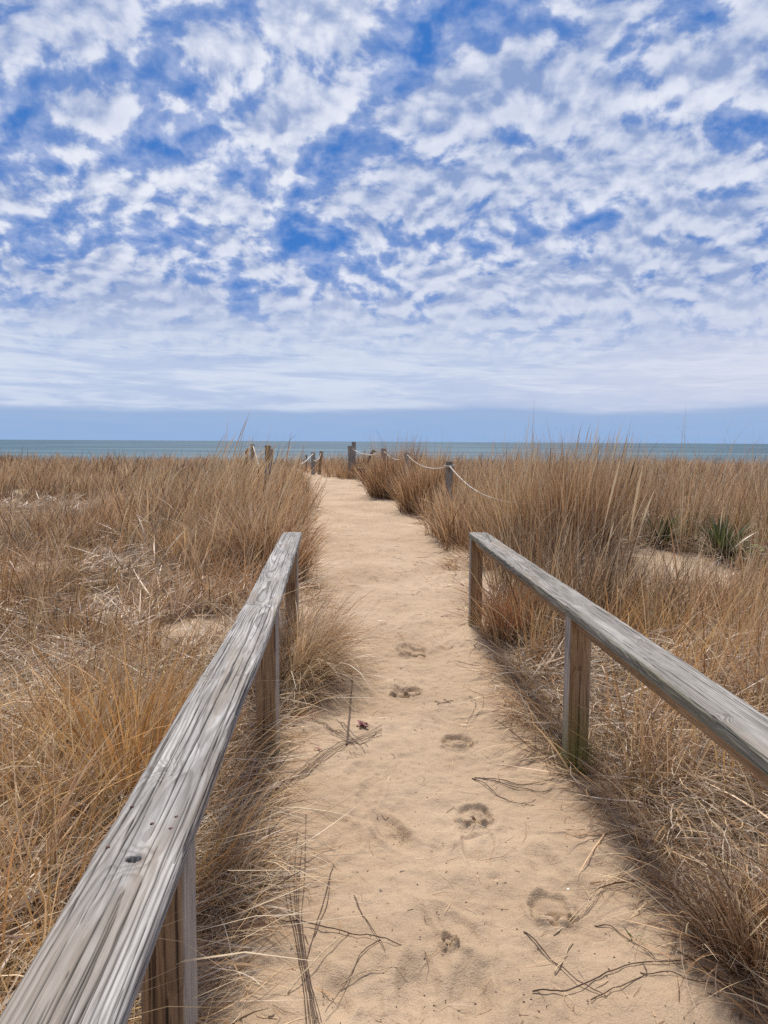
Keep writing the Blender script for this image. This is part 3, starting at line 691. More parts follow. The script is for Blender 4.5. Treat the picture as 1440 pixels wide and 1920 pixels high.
def build_fields():
    # ---- matted, flattened blades on both sides, close range
    B = Blades()
    for (n, x0, x1, y0, y1, pal, wd) in (
        (26000, lambda y: -.62 * y - 1.9, lambda y: -.1 + 0 * y, .15, 4.2, 'grey', .0036), (16000, lambda y: -.62 * y - 1.9, lambda y: -.1 + 0 * y, .15, 4.6, 'straw', .0034), (12000, lambda y: -.62 * y - 1.9, lambda y: -.1 + 0 * y, .15, 4.6, 'brown', .0034),
        (20000, lambda y: .45 + 0 * y, lambda y: .62 * y + 1.9, .6, 5.0, 'grey', .0034), (14000, lambda y: .45 + 0 * y, lambda y: .62 * y + 1.9, .6, 5.5, 'straw', .0034), (10000, lambda y: .45 + 0 * y, lambda y: .62 * y + 1.9, .6, 5.5, 'brown', .0034)):
        x, y = scatter(N(n), x0, x1, y0, y1, .1, lambda x, y: inside(x, y, .02, .22))
        m = len(x); swirl = fbm(x * 1.6, y * 1.6, 61, 3) * 3.6
        z = ground_h(x, y) + rng.random(m) ** 1.6 * .16 * sst(offpath(x, y), .02, .4)
        B.add(x, y, swirl + gn(0, 1.0, m), np.clip(gn(1.32, .18, m), .8, 1.58), gn(.22, .25, m), gn(.30, .10, m).clip(.08), wd * rng.uniform(.5, 1.3, m), pal, 4, curl=gn(0, .9, m), z=z)
    tag(B.build('matted_grass', THATCH), 'flattened mat of grey and brown dead blades beside the handrails', 'matted grass', kind='stuff')
    # ---- middle distance mat
    B = Blades()
    for (n, pal, wd) in ((42000, 'tan', .0055), (26000, 'grey', .005), (26000, 'brown', .0055)):
        x, y = scatter(N(n), lambda y: -.62 * y - 2, lambda y: .62 * y + 2, 4.2, 16, .55, lambda x, y: inside(x, y, .02, .3) * (.35 + .65 * clumpy(x, y, .9, 62)))
        m = len(x); swirl = fbm(x * 1.1, y * 1.1, 63, 3) * 3.6
        z = ground_h(x, y) + rng.random(m) ** 1.6 * .10
        B.add(x, y, swirl + gn(0, 1.1, m), np.clip(gn(1.25, .22, m), .7, 1.56), gn(.2, .2, m), gn(.26, .09, m).clip(.08), wd * (1 + y * .03) * rng.uniform(.6, 1.3, m), pal, 3, z=z)
    tag(B.build('grass_litter', THATCH), 'low tangle of dead brown blades covering the dune further back', 'grass litter', kind='stuff')

    # ---- left field, near: long leaning straw + golden stalks, stubble in the middle, fine grass behind
    B = Blades()
    lx0 = lambda y: -.62 * y - 1.8
    # many small bunches
    def bunches(nb, x0, x1, y0, y1, per, rad, hgt, spread, bend, wd, pals, seed, segs=4, power=.2, cl=(.9, -.2, .2), thr=(.05, .3), az0=0, base=None, lean0=0., wfar=.0, bias=.55):
        bx, by = scatter(N(nb), x0, x1, y0, y1, power, lambda x, y: inside(x, y, *thr) * clumpy(x, y, cl[0], seed, cl[1], cl[2]))
        k = len(bx)
        if k == 0: return
        bh = hgt * lowzone(bx, by) * np.clip(rng.normal(1, .22, k), .5, 1.5) * (.8 + .4 * clumpy(bx, by, .5, seed + 3)); br = rad * rng.uniform(.5, 1.4, k); bp = rng.integers(0, len(pals), k)
        baz = az0 + rng.normal(0, .5, k)
        rep = (per * rng.uniform(.5, 1.5, k)).astype(int); I = np.repeat(np.arange(k), rep); m = len(I)
        r = br[I] * np.sqrt(rng.random(m)); a = rng.uniform(0, 2 * np.pi, m)
        x = bx[I] + r * np.cos(a); y = by[I] + r * np.sin(a)
        az = np.where(rng.random(m) < bias, a, baz[I] + rng.normal(0, .35, m))
        lean = np.abs(rng.normal(0, spread, m)) * (.5 + r / br[I]) + lean0
        ln = bh[I] * np.clip(rng.normal(1, .25, m), .3, 1.6); ln = np.minimum(ln, nearrail(x, y, .5))
        d = offpath(x, y); ok = d > -.04
        bt = np.exp(rng.normal(0, .30, k) + .85 * fbm(bx * .8, by * .8, seed + 9, 3))[:, None] * (1 + np.array([.02, 0, -.06]) * rng.normal(0, 1, k)[:, None]); TMB = bt[I]
        for pi_, pal in enumerate(pals):
            q = ok & (bp[I] == pi_)
            mm = q.sum()
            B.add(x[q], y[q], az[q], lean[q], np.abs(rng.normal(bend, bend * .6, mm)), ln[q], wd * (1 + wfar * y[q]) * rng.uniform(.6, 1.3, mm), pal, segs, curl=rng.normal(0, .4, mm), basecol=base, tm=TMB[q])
    right_e = lambda y: -.05 + 0 * y
    bunches(520, lx0, right_e, .2, 3.2, 24, .07, .40, .36, .8, .0036, ['straw', 'gold', 'gold', 'tan'], 101, 6, base=(.30, .16, .07), az0=.6, lean0=.1)
    bunches(1700, lx0, right_e, 2.6, 8.0, 18, .05, .22, .22, .25, .0036, ['gold', 'tan', 'straw', 'brown'], 104, 4, cl=(1.5, -.3, .05), az0=.5)
    bunches(900, lx0, right_e, 5.5, 12, 24, .09, .34, .30, .6, .0042, ['tan', 'straw', 'tan', 'brown'], 107, 5, cl=(.7, -.12, .25), az0=.15, base=(.16, .09, .05), wfar=.02)
    bunches(2600, lambda y: -.62 * y - 2, lambda y: -.02 * y, 9, 22, 16, .14, .46, .25, .5, .006, ['tan', 'straw', 'tan', 'brown'], 110, 4, cl=(.35, -.35, .1), az0=.1, base=(.15, .08, .045), wfar=.02, power=.3)
    tag(B.build('dune_grass'), 'tan and golden dune grass of the field beyond the knot-holed handrail', 'dune grass', kind='stuff')
    B = Blades()
    rx1 = lambda y: .62 * y + 1.8
    bunches(330, lambda y: .5 + 0 * y, rx1, .9, 3.4, 24, .07, .42, .4, .8, .0034, ['straw', 'grey', 'gold', 'tan'], 121, 6, base=(.28, .15, .07), az0=2.4, lean0=.1)
    bunches(520, lambda y: .8 + 0 * y, rx1, 2.6, 5.6, 30, .08, .56, .28, .5, .0036, ['tan', 'brown', 'straw', 'gold'], 124, 5, base=(.2, .11, .05), az0=.5)
    bunches(500, lambda y: .75 + 0 * y, rx1, 4.8, 9.5, 36, .11, .70, .17, .32, .0042, ['tan', 'brown', 'tan', 'straw'], 127, 6, cl=(.8, -.3, .1), az0=.3, base=(.16, .085, .04))
    bunches(950, lambda y: .05 * y + .4, lambda y: .62 * y + 2, 8.5, 16, 26, .14, .58, .16, .35, .0052, ['tan', 'brown', 'tan', 'straw'], 130, 5, cl=(.5, -.2, .2), az0=.3, base=(.15, .08, .045))
    bunches(1500, lambda y: .0 * y, lambda y: .62 * y + 2, 15, 24, 16, .18, .50, .2, .4, .007, ['tan', 'brown', 'tan', 'tan'], 133, 4, cl=(.35, -.35, .1), az0=.2, base=(.14, .08, .045), wfar=.015)
    tag(B.build('dune_grass'), 'tall brown dune grass of the field on the side of the moss-footed handrail', 'dune grass', kind='stuff')
    # ---- far dune top
    B = Blades()
    bunches(6500, lambda y: -.66 * y - 3, lambda y: .66 * y + 3, 20, 44, 10, .28, .46, .22, .4, .012, ['tan', 'straw', 'tan', 'brown'], 140, 3, cl=(.2, -.45, .0), az0=.1, base=(.15, .085, .05), wfar=.012, power=.15)
    tag(B.build('dune_grass'), 'even brown grass along the dune crest against the sea', 'dune grass', kind='stuff')
    # ---- thin seed stalks standing above the rest
    B = Blades()
    x, y = scatter(N(1500), lambda y: .06 * y + .7, lambda y: .5 * y + .4, 5.5, 13, .2, lambda x, y: inside(x, y, .2, .6) * clumpy(x, y, .8, 151, -.2, .3) * (lowzone(x, y) > .8))
    m = len(x); B.add(x, y, gn(.2, .6, m), np.abs(gn(.05, .07, m)), np.abs(gn(.2, .15, m)), gn(1.02, .17, m), .004 * rng.uniform(.7, 1.2, m), 'straw', 7, curl=gn(0, .3, m), head=1)
    x, y = scatter(N(1600), lambda y: -.5 * y - .4, lambda y: -.07 * y - .1, 6, 16, .2, lambda x, y: inside(x, y, .2, .6) * sst(x + .45 * y, 0, 3))
    m = len(x); B.add(x, y, gn(.1, .5, m), np.abs(gn(.12, .08, m)), np.abs(gn(.5, .2, m)), gn(.70, .16, m) * (1 + .25 * sst(y, 9, 13) * sst(x + .26 * y, 0, 1)), .004 * rng.uniform(.7, 1.2, m), 'straw', 7, curl=gn(0, .3, m), head=1)
    x, y = scatter(N(700), lambda y: -.24 * y, lambda y: -.105 * y, 8.5, 14, 0, lambda x, y: inside(x, y, .1, .4) * clumpy(x, y, 1.3, 171, -.2, .3))
    m = len(x); B.add(x, y, gn(.2, .5, m), np.abs(gn(.12, .08, m)), np.abs(gn(.45, .2, m)), gn(1.10, .17, m), .0034 * rng.uniform(.7, 1.2, m), 'straw', 8, curl=gn(0, .3, m), head=1)
    x, y = scatter(N(170), lambda y: -.25 * y, lambda y: .45 * y, 10, 20, .0, lambda x, y: inside(x, y, .2, .6))
    m = len(x); B.add(x, y, gn(.2, .8, m), np.abs(gn(.05, .07, m)), np.abs(gn(.1, .1, m)), gn(.82, .14, m), .0045 * rng.uniform(.7, 1.2, m), 'dark', 7, head=1)
    tag(B.build('seed_stalk'), 'thin pale seed stalks rising above the grass towards the sky', 'seed stalks', kind='stuff')
    # ---- short ragged fringe lying out over the sand
    B = Blades()
    x, y = scatter(N(16000), lambda y: edges(y)[0] - .35, lambda y: edges(y)[1] + .35, .8, 16, .5, lambda x, y: sst(offpath(x, y), -.06, .02) * (1 - sst(offpath(x, y), .1, .3)) * clumpy(x, y, 2.2, 160, -.2, .25))
    x2, y2 = scatter(N(9000), lambda y: edges(y)[0] - .35, lambda y: edges(y)[1] + .4, .8, 4.5, .2, lambda x, y: sst(offpath(x, y), -.05, .02) * (1 - sst(offpath(x, y), .15, .35)))
    x = np.concatenate([x, x2]); y = np.concatenate([y, y2])
    m = len(x); l, r = edges(y); side = np.where(x < (l + r) / 2, 0.0, np.pi)
    B.add(x, y, side + gn(0, .9, m), np.clip(gn(1.25, .25, m), .5, 1.56), gn(.15, .2, m), gn(.19, .09, m).clip(.05), (.0022 + .0004 * y) * rng.uniform(.5, 1.4, m), 'brown', 4, curl=gn(0, .8, m))
    q = rng.random(m) < .5
    B.add(x[q], y[q], side[q] + gn(0, .9, q.sum()), np.clip(gn(1.0, .3, q.sum()), .3, 1.56), gn(.5, .3, q.sum()).clip(0), gn(.26, .1, q.sum()).clip(.08), (.0024 + .0004 * y[q]) * rng.uniform(.5, 1.4, q.sum()), 'straw', 5, curl=gn(0, .8, q.sum()))
    tag(B.build('grass_fringe'), 'sparse ragged blades lying out over the edges of the sandy path', 'grass fringe', kind='stuff')
build_fields()

# ---- single tussocks that stand out
def tussock(px, py, label, parts, group=None):
    p = G(px, py); cx, cy = p[0], p[1]; B = Blades()
    for kw in parts:
        kw = dict(kw); ox = kw.pop('ox', 0); oy = kw.pop('oy', 0); tuft(B, cx + ox, cy + oy, **kw)
    o = B.build('grass_tussock')
    tag(o, label, 'grass tussock', group)
    return o
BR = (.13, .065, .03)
TG = 'tussocks along the path'
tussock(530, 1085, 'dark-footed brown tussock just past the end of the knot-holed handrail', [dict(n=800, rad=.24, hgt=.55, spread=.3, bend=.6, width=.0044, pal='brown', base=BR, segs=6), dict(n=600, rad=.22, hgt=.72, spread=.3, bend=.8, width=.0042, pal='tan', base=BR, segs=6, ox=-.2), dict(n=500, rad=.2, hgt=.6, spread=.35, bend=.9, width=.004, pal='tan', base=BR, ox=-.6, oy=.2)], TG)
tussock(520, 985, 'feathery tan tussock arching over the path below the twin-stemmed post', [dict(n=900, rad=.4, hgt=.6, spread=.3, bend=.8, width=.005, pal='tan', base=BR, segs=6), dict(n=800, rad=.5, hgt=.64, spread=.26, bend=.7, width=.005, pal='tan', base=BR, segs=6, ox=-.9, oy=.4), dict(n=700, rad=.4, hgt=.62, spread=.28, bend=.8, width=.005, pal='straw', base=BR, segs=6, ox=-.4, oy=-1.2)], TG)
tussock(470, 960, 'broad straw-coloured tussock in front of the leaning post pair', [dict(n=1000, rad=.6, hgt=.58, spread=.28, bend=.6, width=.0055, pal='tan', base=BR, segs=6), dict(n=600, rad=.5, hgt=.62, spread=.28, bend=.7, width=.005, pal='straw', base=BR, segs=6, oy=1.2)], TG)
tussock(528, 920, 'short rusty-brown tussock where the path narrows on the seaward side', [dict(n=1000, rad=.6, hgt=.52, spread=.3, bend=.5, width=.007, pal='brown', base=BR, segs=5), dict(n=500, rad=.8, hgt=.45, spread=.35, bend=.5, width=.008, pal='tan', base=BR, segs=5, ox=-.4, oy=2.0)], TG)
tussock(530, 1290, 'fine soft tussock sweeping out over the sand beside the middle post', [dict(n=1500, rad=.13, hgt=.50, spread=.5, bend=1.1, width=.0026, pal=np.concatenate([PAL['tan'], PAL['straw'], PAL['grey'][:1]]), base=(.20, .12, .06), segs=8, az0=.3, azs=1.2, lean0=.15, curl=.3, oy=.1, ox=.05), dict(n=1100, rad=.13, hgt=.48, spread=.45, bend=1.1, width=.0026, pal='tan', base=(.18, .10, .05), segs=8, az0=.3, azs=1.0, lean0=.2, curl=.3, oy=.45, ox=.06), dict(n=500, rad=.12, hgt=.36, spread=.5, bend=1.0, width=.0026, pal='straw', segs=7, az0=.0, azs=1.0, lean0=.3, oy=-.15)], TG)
tussock(738, 934, 'dense upright tussock with a dark foot bulging towards the path', [dict(n=700, rad=.45, hgt=.75, spread=.3, bend=.3, width=.0065, pal='brown', base=(.13, .07, .035), segs=6, ox=-.22, oy=.9), dict(n=1300, rad=.55, hgt=.9, spread=.26, bend=.3, width=.0065, pal='brown', base=(.13, .07, .035), segs=6), dict(n=500, rad=.4, hgt=1.2, spread=.2, bend=.35, width=.006, pal='tan', base=(.15, .08, .045), segs=6), dict(n=260, rad=.5, hgt=.4, spread=.7, bend=.4, width=.007, pal='brown', segs=4)], TG)
tussock(796, 962, 'dense upright tussock beside the squared rope post', [dict(n=700, rad=.4, hgt=.8, spread=.25, bend=.3, width=.006, pal='tan', base=(.13, .07, .035), segs=6, ox=-.05, oy=1.0), dict(n=1100, rad=.48, hgt=.8, spread=.24, bend=.3, width=.0058, pal='brown', base=(.13, .07, .035), segs=6), dict(n=500, rad=.34, hgt=1.1, spread=.18, bend=.3, width=.0055, pal='tan', base=(.15, .08, .045), segs=6)], TG)
tussock(860, 1015, 'pale bushy tussock spilling at the foot of the squared rope post', [dict(n=900, rad=.28, hgt=.48, spread=.42, bend=.6, width=.0045, pal='tan', segs=5), dict(n=500, rad=.26, hgt=.4, spread=.5, bend=.7, width=.0045, pal='grey', segs=5, ox=.1)], TG)
tussock(925, 1062, 'brown tussock behind the end post of the moss-footed handrail', [dict(n=700, rad=.2, hgt=.5, spread=.35, bend=.5, width=.004, pal='brown', base=(.09, .045, .02), segs=5), dict(n=900, rad=.24, hgt=.75, spread=.2, bend=.3, width=.004, pal='tan', base=(.12, .06, .03), segs=6, ox=.5)], TG)
tussock(1075, 1075, 'tallest thick brown tussock right behind the moss-footed handrail', [dict(n=900, rad=.36, hgt=.84, spread=.17, bend=.22, width=.0045, pal='brown', base=(.12, .06, .03), segs=6), dict(n=600, rad=.36, hgt=.95, spread=.16, bend=.25, width=.0045, pal='tan', base=(.12, .06, .03), segs=7), dict(n=500, rad=.3, hgt=.85, spread=.18, bend=.3, width=.0045, pal='straw', segs=6, ox=-.5, oy=.5)], TG)
tussock(1005, 1000, 'tall pale-tipped tussock swallowing the low end of the rope', [dict(n=900, rad=.5, hgt=.88, spread=.18, bend=.3, width=.005, pal='tan', base=(.12, .06, .03), segs=6), dict(n=400, rad=.5, hgt=1.0, spread=.16, bend=.3, width=.005, pal='straw', segs=7, ox=.8)], TG)
tussock(935, 1200, 'reddish tuft growing at the foot of the end post', [dict(n=420, rad=.10, hgt=.34, spread=.35, bend=.4, width=.0032, pal='rust', base=(.18, .05, .02), segs=5, ox=.05), dict(n=400, rad=.12, hgt=.28, spread=.55, bend=.7, width=.003, pal='tan', segs=6)], TG)
tussock(250, 1560, 'orange-gold tuft leaning over beside the knot hole of the handrail', [dict(n=260, rad=.09, hgt=.62, spread=.16, bend=.45, width=.0042, pal='gold', base=(.34, .15, .04), segs=7, az0=1.0, azs=.6, lean0=.12), dict(n=130, rad=.12, hgt=.66, spread=.2, bend=.5, width=.004, pal='straw', segs=7, az0=1.0, azs=.7, lean0=.15, ox=-.15)], TG)
tussock(1090, 1440, 'small olive-green sprouts at the foot of the moss-footed post', [dict(n=60, rad=.07, hgt=.15, spread=.25, bend=.3, width=.0035, pal=np.array([[.22, .20, .06], [.30, .24, .08], [.16, .16, .045]]), segs=4)], TG)
tussock(1425, 1800, 'brown tuft at the near edge of the sand on the mossy handrail side', [dict(n=500, rad=.13, hgt=.24, spread=.5, bend=.8, width=.003, pal='brown', segs=6), dict(n=250, rad=.13, hgt=.26, spread=.5, bend=.8, width=.003, pal='tan', segs=6)], TG)
tussock(375, 1660, 'wiry straw tangle drooping between the two closest posts onto the sand', [dict(n=600, rad=.17, hgt=.27, spread=.5, bend=1.3, width=.0026, pal='straw', segs=8, az0=.2, azs=1.6, lean0=.2), dict(n=400, rad=.17, hgt=.25, spread=.6, bend=1.2, width=.0028, pal='grey', segs=8, az0=.2, azs=2, lean0=.2)], TG)

# extra bunches filling the seaward edge of the path on the rope side
def edge_fill():
    B = Blades()
    for k in range(N(200)):
        y = rng.uniform(9.5, 27); l, r = edges(y); side = rng.random() < .7
        x = (r + rng.uniform(.05, 1.0) + .05 * rng.random()) if side else (l - rng.uniform(.05, 1.2))
        h = rng.uniform(.35, .75) * (1 if y < 20 else .75)
        tuft(B, x, y, 70, rng.uniform(.1, .25), h, .3, .4, .0055 + .0003 * y, ['brown', 'tan', 'tan', 'straw'][rng.integers(4)], base=(.16, .09, .045), segs=5)
    tag(B.build('dune_grass'), 'ragged grass crowding both edges of the far half of the path', 'dune grass', kind='stuff')
edge_fill()

tussock(668, 896, 'low scruffy tussock at the foot of the post pair at the far bend', [dict(n=500, rad=.7, hgt=.5, spread=.4, bend=.4, width=.012, pal='brown', segs=4), dict(n=400, rad=.8, hgt=.5, spread=.4, bend=.4, width=.012, pal='tan', segs=4, ox=-.6, oy=1.5), dict(n=400, rad=.7, hgt=.55, spread=.4, bend=.4, width=.012, pal='tan', segs=4, ox=.9, oy=-1.5)], TG)
tussock(610, 884, 'low brown tussock closing the far end of the path before the water', [dict(n=500, rad=1.2, hgt=.42, spread=.4, bend=.4, width=.013, pal='brown', segs=4), dict(n=400, rad=1.2, hgt=.42, spread=.4, bend=.4, width=.013, pal='tan', segs=4, ox=1.2, oy=.5)], TG)

# ------------------------------------------------------------------ tubes: twigs, ropes
def smooth_path(pts, n):
    P = np.asarray(pts, float); k = len(P)
    if k < 3: t = np.linspace(0, 1, n)[:, None]; return P[0] * (1 - t) + P[-1] * t
    Q = np.concatenate([[2 * P[0] - P[1]], P, [2 * P[-1] - P[-2]]]); out = []
    for u in np.linspace(0, k - 1 - 1e-6, n):
        i = int(u); t = u - i; a, b, c, d = Q[i:i + 4]
        out.append(.5 * ((2 * b) + (-a + c) * t + (2 * a - 5 * b + 4 * c - d) * t * t + (-a + 3 * b - 3 * c + d) * t ** 3))
    return np.array(out)
def tube_geo(path, r0, r1, sides=6, rough=0.0):
    n = len(path); t = np.gradient(path, axis=0); t /= np.linalg.norm(t, axis=1)[:, None] + 1e-9
    up = np.where(np.abs(t[:, 2:3]) > .9, [[1, 0, 0]], [[0, 0, 1]]); a = np.cross(t, up); a /= np.linalg.norm(a, axis=1)[:, None]; b = np.cross(a, t)
    ang = np.linspace(0, 2 * np.pi, sides, endpoint=False); r = np.linspace(r0, r1, n) * (1 + rough * rng.normal(0, 1, n))
    V = (path[:, None] + r[:, None, None] * (np.cos(ang)[None, :, None] * a[:, None] + np.sin(ang)[None, :, None] * b[:, None])).reshape(-1, 3)
    idx = np.arange(n * sides).reshape(n, sides); nx = np.roll(idx, -1, 1)
    F = np.stack([idx[:-1].ravel(), nx[:-1].ravel(), nx[1:].ravel(), idx[1:].ravel()], 1)
    e = len(V); V = np.concatenate([V, [path[0], path[-1]]])
    T3 = np.concatenate([np.stack([nx[0], idx[0], np.full(sides, e)], 1), np.stack([idx[-1], nx[-1], np.full(sides, e + 1)], 1)])
    return V, F, T3
def tubes(name, specs, mat, parent=None):
    Vs, Fs, Ts, o = [], [], [], 0
    for (p, r0, r1, sd_, rg_) in specs:
        v, f, t = tube_geo(p, r0, r1, sd_, rg_); Vs.append(v); Fs.append(f + o); Ts.append(t + o); o += len(v)
    return mesh_obj(name, np.concatenate(Vs), (np.concatenate(Fs), np.concatenate(Ts)), mat, parent)
def on_sand(pts, lift=.003, hop=.0):
    P = np.array([G(*p)[:2] for p in pts]); P = smooth_path(np.column_stack([P, np.zeros(len(P))]), max(12, 6 * len(P)))
    z = ground_h(P[:, 0], P[:, 1]); k = np.linspace(0, 1, len(z))
    P[:, 2] = z + lift - .0012 + .0042 * fbm(P[:, 0] * 22, P[:, 1] * 22, 19, 2) + hop * np.sin(np.pi * k) + .002 * np.sin(k * 9)
    return P
def stick(name, label, cat, curves, mat, group='stems and twigs lying on the sand'):
    sp = []
    for (pts, r0, r1, *h) in curves: sp.append((on_sand(pts, .0015 + r0, h[0] if h else .004), r0, r1, 6, .08))
    tag(tubes(name, sp, mat), label, cat, group)
DS = TWIG
# hooked twig sticking up out of the sand
stick('hooked_twig', 'dark knobbly twig with a hooked tip lying beside the red leaves', 'twig', [([(650, 1404), (652, 1385), (655, 1350), (657, 1315), (660, 1285), (661, 1272), (656, 1264), (650, 1264)], .0046, .0028), ([(652, 1396), (668, 1402), (690, 1394), (710, 1377)], .002, .001)], DS, 'twigs on the sand')
stick('stick', 'three long brown stems fanning from one point beside the mossy post', 'dry stem', [([(885, 1453), (930, 1482), (965, 1500), (1003, 1506)], .0018, .001), ([(898, 1455), (940, 1462), (985, 1469), (1040, 1464), (1078, 1455)], .0018, .0009), ([(890, 1454), (950, 1468), (1005, 1479), (1060, 1484), (1110, 1497), (1160, 1522)], .0019, .001)], DS)
stick('stick', 'long dark branching stem lying across the lower sand towards the brown tuft', 'dry stem', [([(998, 1861), (1038, 1860), (1095, 1846), (1200, 1815), (1300, 1803), (1385, 1796)], .0021, .0012), ([(1108, 1876), (1160, 1862), (1210, 1838), (1205, 1815)], .0014, .001)], DS)
stick('stick', 'straight brown stem crossing under the long dark branching one', 'dry stem', [([(982, 1750), (1025, 1788), (1072, 1828), (1118, 1862), (1138, 1876)], .0018, .0011)], DS)
stick('stick', 'short curved stem between the branching stem and the green sprout', 'dry stem', [([(1115, 1732), (1145, 1740), (1178, 1764), (1228, 1802)], .0016, .001)], DS)
stick('stick', 'faint brown stem nearest the lower corner by the brown tuft', 'dry stem', [([(1200, 1834), (1260, 1840), (1330, 1851), (1400, 1866)], .0014, .0008)], DS)
stick('straw', 'pair of pale straws slanting out of the grass over a cracked footprint', 'straw', [([(1038, 1758), (1090, 1716), (1150, 1655), (1205, 1612), (1262, 1580)], .0016, .0010, .012), ([(1042, 1755), (1100, 1700), (1165, 1632), (1230, 1592)], .0014, .0009, .018)], STRAW)
stick('straw', 'short thick pale straw lying apart among brown stems', 'straw', [([(1040, 1824), (1056, 1798), (1074, 1768)], .0022, .0018)], STRAW)
stick('stick', 'bundle of dark stems running down the sand past the closest post', 'dry stem', [([(558 + a, 1560 + b), (552 + a * 1.2, 1640), (556 + a * .6, 1720), (572 + a * .4, 1820), (590 + a * .8, 1925)], .0016, .001) for a, b in ((0, 0), (8, 30), (-9, 55), (16, -30), (-18, 20), (4, 80))], DS)
stick('stick', 'long straight brown stem pointing across the path from the dark bundle', 'dry stem', [([(468, 1704), (560, 1735), (680, 1764), (768, 1786)], .0021, .0012, .008)], TWIG)
stick('straw', 'pale thick straw crossing the dark bundle of stems', 'straw', [([(540, 1862), (590, 1815), (656, 1754)], .0022, .0014, .02)], STRAW)
stick('stick', 'thin stem pair leaning away from the dark bundle', 'dry stem', [([(626, 1622), (606, 1690), (588, 1760), (575, 1800)], .0013, .0009), ([(620, 1640), (612, 1700), (590, 1760)], .0012, .0009)], TWIG)
stick('stick', 'thin stem crossing the tip of the long straight one', 'dry stem', [([(664, 1684), (680, 1722), (705, 1762), (722, 1796)], .0013, .0009)], TWIG)
stick('stick', 'bent stem curving towards the bottom of the path', 'dry stem', [([(714, 1774), (680, 1797), (660, 1830), (630, 1872), (610, 1906)], .0015, .0009)], TWIG)
stick('straw', 'thin blond straw curving lightly over bare sand', 'straw', [([(640, 1846), (700, 1828), (764, 1822)], .0014, .0008, .008)], STRAW)
stick('stick', 'swept-together line of stems below the red leaves', 'dry stem', [([(492 + a, 1512 - a), (560, 1458 + b), (620, 1412 + b), (672, 1390 + b * .6), (716, 1372 + b)], .0015, .0009) for a, b in ((0, 0), (8, 7), (-6, 12), (12, -6), (20, 3))], TWIG)
stick('stick', 'loose stems fanning around the foot of the hooked twig', 'dry stem', [([(585 + k * 9, 1345 + (k * 37) % 30), (625 + k * 5, 1372 + (k * 13) % 15), (660 + k * 5, 1398 + (k * 7) % 18)], .0013, .0008) for k in range(7)], TWIG)
stick('stick', 'arched pair of thin grooved stems beside the third cracked print', 'dry stem', [([(880, 1305), (892, 1315), (888, 1335), (876, 1355)], .0012, .0009), ([(905, 1302), (906, 1322), (893, 1345), (880, 1358)], .001, .0008)], TWIG)
stick('stick', 'short dark broken stem bits in the middle of the path', 'dry stem', [([(820, 1325), (835, 1320), (850, 1317)], .0024, .0015), ([(832, 1315), (845, 1322)], .002, .0015), ([(815, 1317), (823, 1319)], .002, .0015)], TWIG)

# litter nobody could count: crumbs, bits of bark, short straws, shell grit
def litter():
    B = Blades()
    def bits(n, y0, y1, ln, wd, pal, ed=0):
        y = y0 + (y1 - y0) * rng.random(n) ** 1.4; l, r = edges(y)
        t = rng.random(n)
        if ed: t = np.where(rng.random(n) < .5, rng.random(n) ** 2.2 * .45, 1 - rng.random(n) ** 2.2 * .45)
        x = l + (r - l) * t; m = n
        z = ground_h(x, y) + .0012
        B.add(x, y, rng.uniform(0, 6.28, m), np.full(m, 1.54), gn(0, .01, m), ln * np.exp(gn(0, .5, m)), wd * rng.uniform(.5, 1.4, m), pal, 2, curl=gn(0, .8, m), z=z, flat=True)
    q = max(DEN, .3)
    bits(int(800 * q), 1.6, 9, .006, .003, 'dark'); bits(int(420 * q), 1.6, 10, .04, .0017, 'brown'); bits(int(800 * q), 1.6, 12, .07, .0019, 'brown', 1); bits(int(420 * q), 1.6, 9, .06, .0017, 'straw', 1)
    bits(int(700 * q), 5, 26, .09, .004, 'brown', 1); bits(int(500 * q), 5, 24, .05, .006, 'brown')
    tag(B.build('plant_litter', THATCH), 'scattered crumbs of bark and short straws on the sand', 'plant litter', kind='stuff')
litter()
def chips(name, label, cat, pts, size, mat, group=None, kind=None, flat=.35):
    V, Tt, o = [], [], 0
    for (px, py) in pts:
        p = G(px, py); z = ground_h(p[0:1], p[1:2])[0]; n = 7; a = np.linspace(0, 2 * np.pi, n, endpoint=False); r = size * rng.uniform(.5, 1.2, n)
        v = np.concatenate([np.stack([p[0] + r * np.cos(a), p[1] + r * np.sin(a) * .8, np.full(n, z + .0)], 1), np.stack([p[0] + r * .6 * np.cos(a), p[1] + r * .6 * np.sin(a) * .8, z + size * flat * rng.uniform(.6, 1.2, n)], 1), [[p[0], p[1], z + size * flat * 1.1]]])
        V.append(v); i = np.arange(n); j = (i + 1) % n
        Tt.append(np.concatenate([np.stack([i, j, j + n], 1), np.stack([i, j + n, i + n], 1), np.stack([i + n, j + n, np.full(n, 2 * n)], 1)]) + o); o += len(v)
    return tag(mesh_obj(name, np.concatenate(V), (np.zeros((0, 4), int), np.concatenate(Tt)), mat, smooth=False), label, cat, group, kind)
for (px, py, lb) in ((1065, 1669, 'tiny white shell chip above the pale straw pair'), (1328, 1709, 'tiny white shell chip at the grass edge by the brown tuft'), (905, 1806, 'tiny white shell chip on bare sand below the small print')):
    chips('shell_chip', lb, 'shell', [(px, py)], .0055, SHELL, 'white shell chips on the sand')
rg2 = np.random.default_rng(5)
chips('bark_crumb', 'dark crumbs of bark dotted over the sand', 'bark crumbs', [(rg2.uniform(560, 1250), rg2.uniform(1250, 1915)) for _ in range(130)], .0032, TWIG, kind='stuff', flat=.7)

